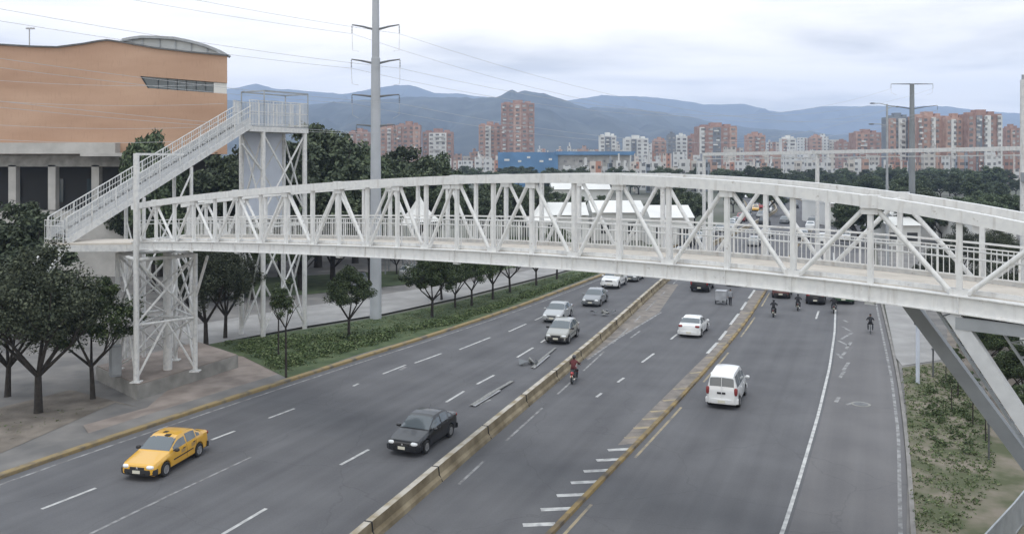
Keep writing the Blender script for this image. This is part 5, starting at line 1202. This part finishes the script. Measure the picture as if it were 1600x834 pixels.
recopy(ws_, 'grey', 930, 474, hl2, 'dark grey car between the silver car and the white off-road car')
recopy(ws_, 'grey', 990, 437, heading((1010, 425), (930, 470)), 'dark car behind the white off-road car at the bridge edge')
recopy(sv, 'black', 1098, 452, hr2, 'black off-road car driving away under the middle of the footbridge')
recopy(hb, 'grey', 1150, 444, hr2, 'dark grey hatchback just ahead of the cargo tricycle')
recopy(hb, 'maroon', 1222, 462, hr2, 'dark maroon hatchback right of the yellow divider under the bridge')
recopy(ws_, 'black', 1275, 471, hr2, 'black sedan between two motorcycles beneath the bridge')
recopy(sv, 'green', 1318, 470, hr2, 'dark green off-road car beside the white edge line')
recopy(hb, 'black', 1350, 462, hr2, 'small black hatchback on the right margin under the bridge')
# far traffic jam seen through the truss
def simple_car(kind):
    s = Body(SPEC[kind]); m_ = s.shell(26); m_.m = [0]*len(m_.f)
    def pa(*a, **k):
        q = MB(); s.patch(q, *a, **k); m_.add(q.v, q.f, 1)
    pa(s.ws[0], s.ws[1], 5.3, 8, nx=3, nq=2, across=True, off=.012); pa(s.rw[0], s.rw[1], 5.3, 8, nx=3, nq=2, across=True, off=.012)
    for sd_ in (1, -1): pa(s.side[0][0], s.side[-1][1], 4.15, 4.95, sd_, 5, 1, .012)
    for xc in s.wb:
        for sd_ in (1, -1): m_.tube([(xc, sd_*(s.W-.2), s.R), (xc, sd_*(s.W+.005), s.R)], s.R, 12, 2)
    o = m_.build('car', [PAINT['white'], M['glass'], M['tyre']], None, 35); return o
SC = {k: simple_car(k) for k in ('sedan', 'hatch', 'suv')}; SCU = set()
rr = random.Random(12); names = {'white': 'white', 'silver': 'silver', 'grey': 'dark grey', 'black': 'black', 'red': 'red', 'blue': 'dark blue', 'taxi': 'yellow'}
def along(c, Y): 
    i = min(range(len(c)), key=lambda k: abs(c[k].y-Y)); return c[i], (c[min(i+1, len(c)-1)]-c[max(0, i-1)]).normalized()
def farcar(p, d, side_word, taken):
    for q in taken:
        if (q-p).length < 5.2: return
    taken.append(p); k = rr.choice(('sedan', 'sedan', 'hatch', 'suv')); pc = rr.choice(('white', 'white', 'silver', 'silver', 'grey', 'grey', 'black', 'black', 'white', 'silver', 'grey', 'red', 'blue', 'taxi'))
    o = SC[k] if k not in SCU else dup(SC[k]); SCU.add(k)
    o.location = p; o.rotation_euler = (0, 0, math.atan2(d.y, d.x)); o.material_slots[0].link = 'OBJECT'; o.material_slots[0].material = PAINT[pc]
    tag(o, 'tiny %s car in the far traffic on the %s carriageway' % (names[pc], side_word), 'car', '%s cars far off on the %s carriageway' % (names[pc], side_word))
taken = []
for i in range(150):
    Y = rr.uniform(100, 330)**1.0; m, d = along(MEDc, Y); r_, _ = along(REDc, Y); l_, _ = along(LKc, Y)
    if rr.random() < .72:
        if Y < 125: continue
        lane = rr.choice((.12, .27, .55, .70, .85)); farcar(m.lerp(r_, lane), d, 'right', taken)
    else:
        lane = rr.choice((.25, .5, .75)); farcar(m.lerp(l_, lane), -d, 'left', taken)
    if len(taken) > 74: break
for i, (px, py) in enumerate([(560, 446), (640, 434), (664, 436), (372, 462), (345, 466), (700, 430), (730, 424)]):
    o = dup(SC[('sedan', 'hatch', 'suv')[i % 3]]); o.location = G(px, py, .15); o.rotation_euler = (0, 0, rr.uniform(.2, .6)+1.2); o.material_slots[0].link = 'OBJECT'; o.material_slots[0].material = PAINT[('grey', 'silver', 'black', 'grey')[i % 4]]
    tag(o, 'parked car beyond the service road seen under the left half of the footbridge', 'car', 'cars parked beyond the service road')

# ------------------------------------------------------------------ people and two-wheelers
PSC = .88
def person(joints, radii, edges, body_mat, name_label, loc, rz, helmet=True, legs_mat=None, group=None):
    """one continuous skinned body; clothing is cut from the same surface by height of the joints"""
    me = bpy.data.meshes.new('person'); keys = list(joints); idx = {k: i for i, k in enumerate(keys)}
    me.from_pydata([joints[k] for k in keys], [(idx[a], idx[b]) for a, b in edges], [])
    o = bpy.data.objects.new('person', me); COL.objects.link(o); sk = o.modifiers.new('skin', 'SKIN'); sk.use_smooth_shade = True
    for k in keys:
        r = radii.get(k, .05); sv_ = me.skin_vertices[0].data[idx[k]]; sv_.radius = r if hasattr(r, '__len__') else (r, r); sv_.use_root = (k == 'pelvis')
    sb_ = o.modifiers.new('sub', 'SUBSURF'); sb_.levels = 1; sb_.render_levels = 1
    me.materials.append(body_mat); o.location = loc; o.rotation_euler = (0, 0, rz); tag(o, name_label, 'person', group); o.scale = (PSC,)*3
    h = V(joints['head'])
    m_ = MB(); m_.ell(h+V((.0, 0, .035)), (.105, .085, .125), 14, 9); m_.ell(h+V((.105, 0, .02)), (.025, .018, .03), 6, 4)
    for s_ in (-1, 1): m_.ell(h+V((-.005, s_*.088, .03)), (.025, .015, .035), 6, 4)
    m_.build('face', M['skin'], o, 60)
    m_ = MB()
    for s_ in (-1, 1): m_.ell(h+V((.092, s_*.035, .05)), (.014, .014, .01), 6, 4)
    m_.ell(h+V((.092, 0, -.035)), (.012, .028, .008), 6, 4); m_.build('eyes_and_mouth', M['hair'], o)
    m_ = MB()
    if helmet: m_.ell(h+V((-.015, 0, .075)), (.145, .125, .135), 14, 8); m_.box(h+V((.10, 0, .06)), (.08, .18, .025)); m_.build('helmet', M['helmet'], o, 50)
    else: m_.ell(h+V((-.02, 0, .085)), (.105, .092, .10), 12, 7); m_.build('hair', M['hair'], o, 60)
    for s_, w in ((1, 'l'), (-1, 'r')):                # hands: palm with four fingers and a thumb
        hp = V(joints['wr_'+w]); d = (hp-V(joints['el_'+w])).normalized(); hm_ = MB(); m2 = hp+d*.05; hm_.tube([hp-d*.02, m2, m2+d*.04], [.028, .036, .032], 8)
        sdv = d.cross(V((0, 0, 1))).normalized()
        for k in range(4): b = m2+d*.035+sdv*(k-1.5)*.018; hm_.tube([b, b+d*(.035+.008*(k in (1, 2))), b+d*.045-V((0, 0, .03))], [.010, .009, .007], 5)
        b = m2+sdv*s_*.03; hm_.tube([b, b+d*.02+sdv*s_*.02-V((0, 0, .02)), b+d*.045+sdv*s_*.01-V((0, 0, .035))], [.012, .010, .008], 5); hm_.build('hand', M['skin'], o, 60)
    lg_ = MB()                                         # trousers and shoes
    for w in ('l', 'r'):
        hp, kn, an = (V(joints[a+w]) for a in ('hip_', 'kn_', 'an_')); lg_.tube([hp.lerp(V(joints['pelvis']), .4), hp.lerp(kn, .3), kn, kn.lerp(an, .4), an], [.10, .098, .072, .066, .05], 9)
    lg_.build('trousers', legs_mat or M['cloth_dark'], o, 60)
    for w in ('l', 'r'):
        sh = MB(); an = V(joints['an_'+w]); sh.ell(an+V((.07, 0, -.045)), (.14, .05, .05), 10, 6, e=.8); sh.build('shoe', M['blackplastic'], o, 60)
    return o
EDG = [('pelvis', 'waist'), ('waist', 'chest'), ('chest', 'neck'), ('neck', 'head')]+[e for w in 'lr' for e in (('chest', 'sh_'+w), ('sh_'+w, 'el_'+w), ('el_'+w, 'wr_'+w), ('pelvis', 'hip_'+w), ('hip_'+w, 'kn_'+w), ('kn_'+w, 'an_'+w))]
RAD = dict(pelvis=(.15, .11), waist=(.14, .10), chest=(.17, .12), neck=.055, head=.07, **{a+w: r for w in 'lr' for a, r in (('sh_', .065), ('el_', .048), ('wr_', .034), ('hip_', .09), ('kn_', .062), ('an_', .045))})
def seated(lean=.12, reach=.52, seat=.80):
    j = dict(pelvis=(-.25, 0, seat+.08), waist=(-.22, 0, seat+.25), chest=(-.22+lean, 0, seat+.48), neck=(-.19+lean*1.4, 0, seat+.62), head=(-.16+lean*1.5, 0, seat+.72))
    for w, s_ in (('l', 1), ('r', -1)):
        j['sh_'+w] = (-.2+lean*1.2, s_*.19, seat+.53); j['el_'+w] = (.05+lean, s_*.30, seat+.32); j['wr_'+w] = (reach-.12, s_*.30, seat+.27)
        j['hip_'+w] = (-.18, s_*.10, seat+.06); j['kn_'+w] = (.18, s_*.20, seat-.08); j['an_'+w] = (-.02, s_*.19, .36)
    return j
def standing(step=.18, arm=.25):
    j = dict(pelvis=(0, 0, .95), waist=(.01, 0, 1.12), chest=(.03, 0, 1.35), neck=(.03, 0, 1.50), head=(.06, 0, 1.60))
    for w, s_ in (('l', 1), ('r', -1)):
        j['sh_'+w] = (.02, s_*.19, 1.41); j['el_'+w] = (-s_*arm*.3, s_*.25, 1.14); j['wr_'+w] = (s_*-arm*.3+.14, s_*.26, .92)
        j['hip_'+w] = (0, s_*.10, .90); j['kn_'+w] = (s_*step*.7+.04, s_*.10, .50); j['an_'+w] = (s_*step, s_*.10, .09)
    return j
def tyre_ring(t, x, R, w, name='wheel'):
    e_ = thing(name, None, None, (x, 0, R)); e_.parent = t
    MB().tube([((R-w)*math.cos(a), 0, (R-w)*math.sin(a)) for a in np.linspace(0, 2*math.pi, 25)], w, 8, cap=False).build('tyre', M['tyre'], e_, 60)
    r_ = MB(); r_.tube([(0, -.06, 0), (0, .06, 0)], .05, 8); r_.tube([((R-2*w)*math.cos(a), 0, (R-2*w)*math.sin(a)) for a in np.linspace(0, 2*math.pi, 21)], .015, 6, cap=False)
    for k in range(8): a = 2*math.pi*k/8; r_.beam((0, 0, 0), ((R-2*w)*math.cos(a), 0, (R-2*w)*math.sin(a)), .014)
    r_.build('rim', M['steel'], e_)
def make_moto(label, paint):
    t = thing('motorcycle', label, 'motorcycle'); tyre_ring(t, .66, .30, .055); tyre_ring(t, -.62, .30, .06)
    m_ = MB(); m_.beam((.50, 0, .85), (-.1, 0, .42), .06); m_.beam((-.1, 0, .42), (-.62, 0, .30), .07); m_.beam((-.1, 0, .70), (-.75, 0, .74), .06); m_.beam((.45, 0, .74), (-.1, 0, .70), .06); m_.build('frame', M['blackplastic'], t)
    m_ = MB(); m_.box((.05, 0, .42), (.34, .26, .28)); m_.tube([(.05, .0, .4), (.2, 0, .62)], .10, 10); m_.build('engine', M['steel_dk'], t)
    m_ = MB()
    for s_ in (-1, 1): m_.beam((.66, s_*.085, .30), (.46, s_*.085, .98), .045)
    m_.build('fork', M['steel'], t)
    m_ = MB(); m_.tube([(.30, .36, 1.03), (.42, .2, 1.04), (.46, 0, 1.0), (.42, -.2, 1.04), (.30, -.36, 1.03)], .016, 6); m_.build('handlebar', M['blackplastic'], t)
    m_ = MB(); m_.ell((.20, 0, .80), (.27, .14, .13), 12, 7, e=.85); m_.build('fuel_tank', paint, t, 50)
    m_ = MB(); m_.ell((-.32, 0, .80), (.42, .13, .065), 12, 6, e=.7); m_.build('seat', M['blackplastic'], t, 50)
    m_ = MB(); m_.ell((-.60, 0, .70), (.25, .10, .10), 10, 6, e=.7); m_.build('tail_cowl', paint, t, 50)
    m_ = MB(); m_.ell((.52, 0, .92), (.10, .11, .12), 10, 6); m_.build('headlight', M['lamp'], t, 50)
    m_ = MB(); m_.ell((-.83, 0, .70), (.03, .07, .04), 8, 5); m_.build('taillight', M['tail'], t)
    m_ = MB(); m_.tube([(.1, -.14, .34), (-.3, -.17, .30), (-.85, -.18, .38)], [.03, .045, .05], 8); m_.build('exhaust', M['chrome'], t, 50)
    m_ = MB(); m_.box((-.84, 0, .52), (.02, .18, .14)); m_.build('number_plate', M['plate'], t)
    for x, a0 in ((.66, 30), (-.62, 40)):
        m_ = MB(); pts = [(x+.33*math.cos(math.radians(a)), 0, .30+.33*math.sin(math.radians(a))) for a in range(a0, a0+110, 20)]
        m_.tube(pts, .045, 6); m_.build('mudguard', paint, t, 50)
    for s_ in (-1, 1): m_ = MB(); m_.ell((.33, s_*.33, 1.16), (.015, .06, .04), 8, 5); m_.beam((.33, s_*.26, 1.03), (.33, s_*.33, 1.14), .012); m_.build('mirror', M['blackplastic'], t)
    return t
mo = make_moto('red and black motorcycle beside the concrete barrier', M['red_plastic']); hm_ = heading((870, 640), (925, 570)); place(mo, 897, 596, hm_); mo.scale = (.88,)*3
person(seated(), RAD, EDG, M['cloth_red'], 'rider in dark red jacket and helmet on the red motorcycle', G(897, 596, .0), hm_)
PSC = .80
mo2 = dup(mo, label='small dark motorcycle driving away right of the yellow divider'); place(mo2, 1209, 494, hr2)
mo2.scale = (.8,)*3
person(seated(.16), RAD, EDG, M['cloth_dark'], 'rider in black on the motorcycle right of the yellow divider', G(1209, 494, 0), hr2)
mo3 = dup(mo, label='motorcycle half hidden under the bridge left of the black sedan'); place(mo3, 1247, 484, hr2); mo3.scale = (.8,)*3
person(seated(.1), RAD, EDG, M['cloth_dark'], 'rider in black left of the black sedan under the bridge', G(1247, 484, 0), hr2)
mo5 = dup(mo, label='motorcycle between black sedan and dark green off-road car'); place(mo5, 1303, 488, hr2); mo5.scale = (.8,)*3
person(seated(.1), RAD, EDG, M['cloth_dark'], 'rider in black beside the dark green off-road car', G(1303, 488, 0), hr2)
for o_ in (mo2, mo3, mo5):
    for c in o_.children:
        for sl_ in c.material_slots:
            if sl_.material == M['red_plastic']: sl_.link = 'OBJECT'; sl_.material = M['blackplastic']
# bicycle and cyclist on the right margin
bk = thing('bicycle', 'thin dark bicycle on the worn right margin', 'bicycle'); tyre_ring(bk, .5, .33, .022); tyre_ring(bk, -.5, .33, .022)
m_ = MB()
for a, b in (((-.5, 0, .33), (-.05, 0, .30)), ((-.05, 0, .30), (-.2, 0, .82)), ((-.2, 0, .75), (.34, 0, .78)), ((-.05, 0, .30), (.36, 0, .70)), ((-.5, 0, .33), (-.18, 0, .74)), ((.5, 0, .33), (.32, 0, .95))): m_.beam(a, b, .035)
m_.build('frame', M['steel_dk'], bk); m_ = MB(); m_.tube([(.30, .28, .98), (.33, 0, .96), (.30, -.28, .98)], .014, 6); m_.build('handlebar', M['blackplastic'], bk); m_ = MB(); m_.ell((-.22, 0, .86), (.13, .07, .035), 8, 5); m_.build('saddle', M['blackplastic'], bk)
hb_ = heading((1362, 540), (1358, 490)); place(bk, 1360, 520, hb_); bk.scale = (.8,)*3
person(seated(.2, .50, .84), RAD, EDG, M['cloth_dark'], 'cyclist in dark clothes riding on the right margin', G(1360, 520, 0), hb_, False)
# cargo tricycle with its pusher
ct = thing('cargo_tricycle', 'grey box cargo tricycle ahead of the white sedan', 'tricycle'); tyre_ring(ct, .75, .28, .05)
for s_ in (-1, 1):
    e_ = thing('wheel', None, None, (-.55, s_*.58, .28)); e_.parent = ct; MB().tube([(.23*math.cos(a), 0, .23*math.sin(a)) for a in np.linspace(0, 2*math.pi, 21)], .05, 8, cap=False).build('tyre', M['tyre'], e_, 60); q = MB(); q.tube([(0, -.04, 0), (0, .04, 0)], .17, 12); q.build('rim', M['steel'], e_)
m_ = MB(); m_.box((-.45, 0, .95), (1.1, 1.1, 1.0)); m_.box((-.45, 0, 1.47), (1.16, 1.16, .05)); m_.build('cargo_box', mat('cargo_panel', (.33, .34, .36), .6, var=.15, scale=2), ct)
m_ = MB(); m_.beam((-1.0, .4, .38), (.75, 0, .30), .06); m_.beam((-1.0, -.4, .38), (.75, 0, .30), .06); m_.beam((.75, 0, .28), (.62, 0, 1.0), .05); m_.build('frame', M['blackplastic'], ct)
m_ = MB(); m_.tube([(.5, .33, 1.05), (.6, 0, 1.0), (.5, -.33, 1.05)], .018, 6); m_.build('handlebar', M['blackplastic'], ct)
place(ct, 1128, 474, hr2); ct.scale = (.8,)*3
person(standing(), RAD, EDG, M['cloth_grey'], 'person in grey walking at the right side of the cargo tricycle', G(1141, 477, 0), hr2, False)
# loose metal on the left carriageway
def scrap(label, px, py, n, seed, size):
    r = random.Random(seed); t = thing('scrap_metal', label, 'debris', G(px, py)); 
    for k in range(n):
        m_ = MB(); a = V((r.uniform(-1, 1)*size, r.uniform(-1, 1)*size*.6, .04)); vs = [a+V((r.uniform(-.4, .4), r.uniform(-.4, .4), r.uniform(0, .35))) for _ in range(6)]
        m_.add(vs, [(0, 1, 2), (2, 1, 3), (2, 3, 4), (4, 3, 5)]); m_.add([v+V((0, 0, .02)) for v in vs], [(0, 2, 1), (2, 3, 1), (2, 4, 3), (4, 5, 3)]); m_.build('bent_sheet', M['debris'] if k % 2 else M['darkmetal'], t)
    return t
scrap('crumpled pile of scrap metal left of the barrier before the off-road car', 938, 492, 6, 3, 1.0)
scrap('small heap of crumpled grey metal on the lane ahead of the beige hatchback', 831, 569, 5, 9, .55)
def bar(label, a, b, w):
    p, q = G(*a, .06), G(*b, .06); t = thing('metal_strip', label, 'debris', p); m_ = MB(); m = p.lerp(q, .45)+V((.05, .1, .05)); m_.beam((0, 0, 0), m-p, w, .03); m_.beam(m-p, q-p, w*.8, .03); m_.build('strip', M['debris'], t)
    m_ = MB(); m_.beam((.1, -.1, .0), (q-p)*.6+V((.15, -.1, .02)), w*.5, .03); m_.build('torn_edge', M['rim'], t)
bar('long flat metal strip lying on the lane above the black sedan', (738, 633), (800, 595), .26)
bar('pale bent metal strip on the lane in front of the beige hatchback', (832, 574), (868, 543), .2)
mh = thing('manhole_cover', 'round dark manhole cover in the worn right margin', 'manhole', G(1345, 631, .012)); m_ = MB(); m_.tube([(0, 0, -.02), (0, 0, .006)], .48, 20); m_.build('frame_ring', M['conc'], mh); m_ = MB(); m_.tube([(0, 0, .0), (0, 0, .012)], .36, 20); m_.build('lid', M['steel_dk'], mh)
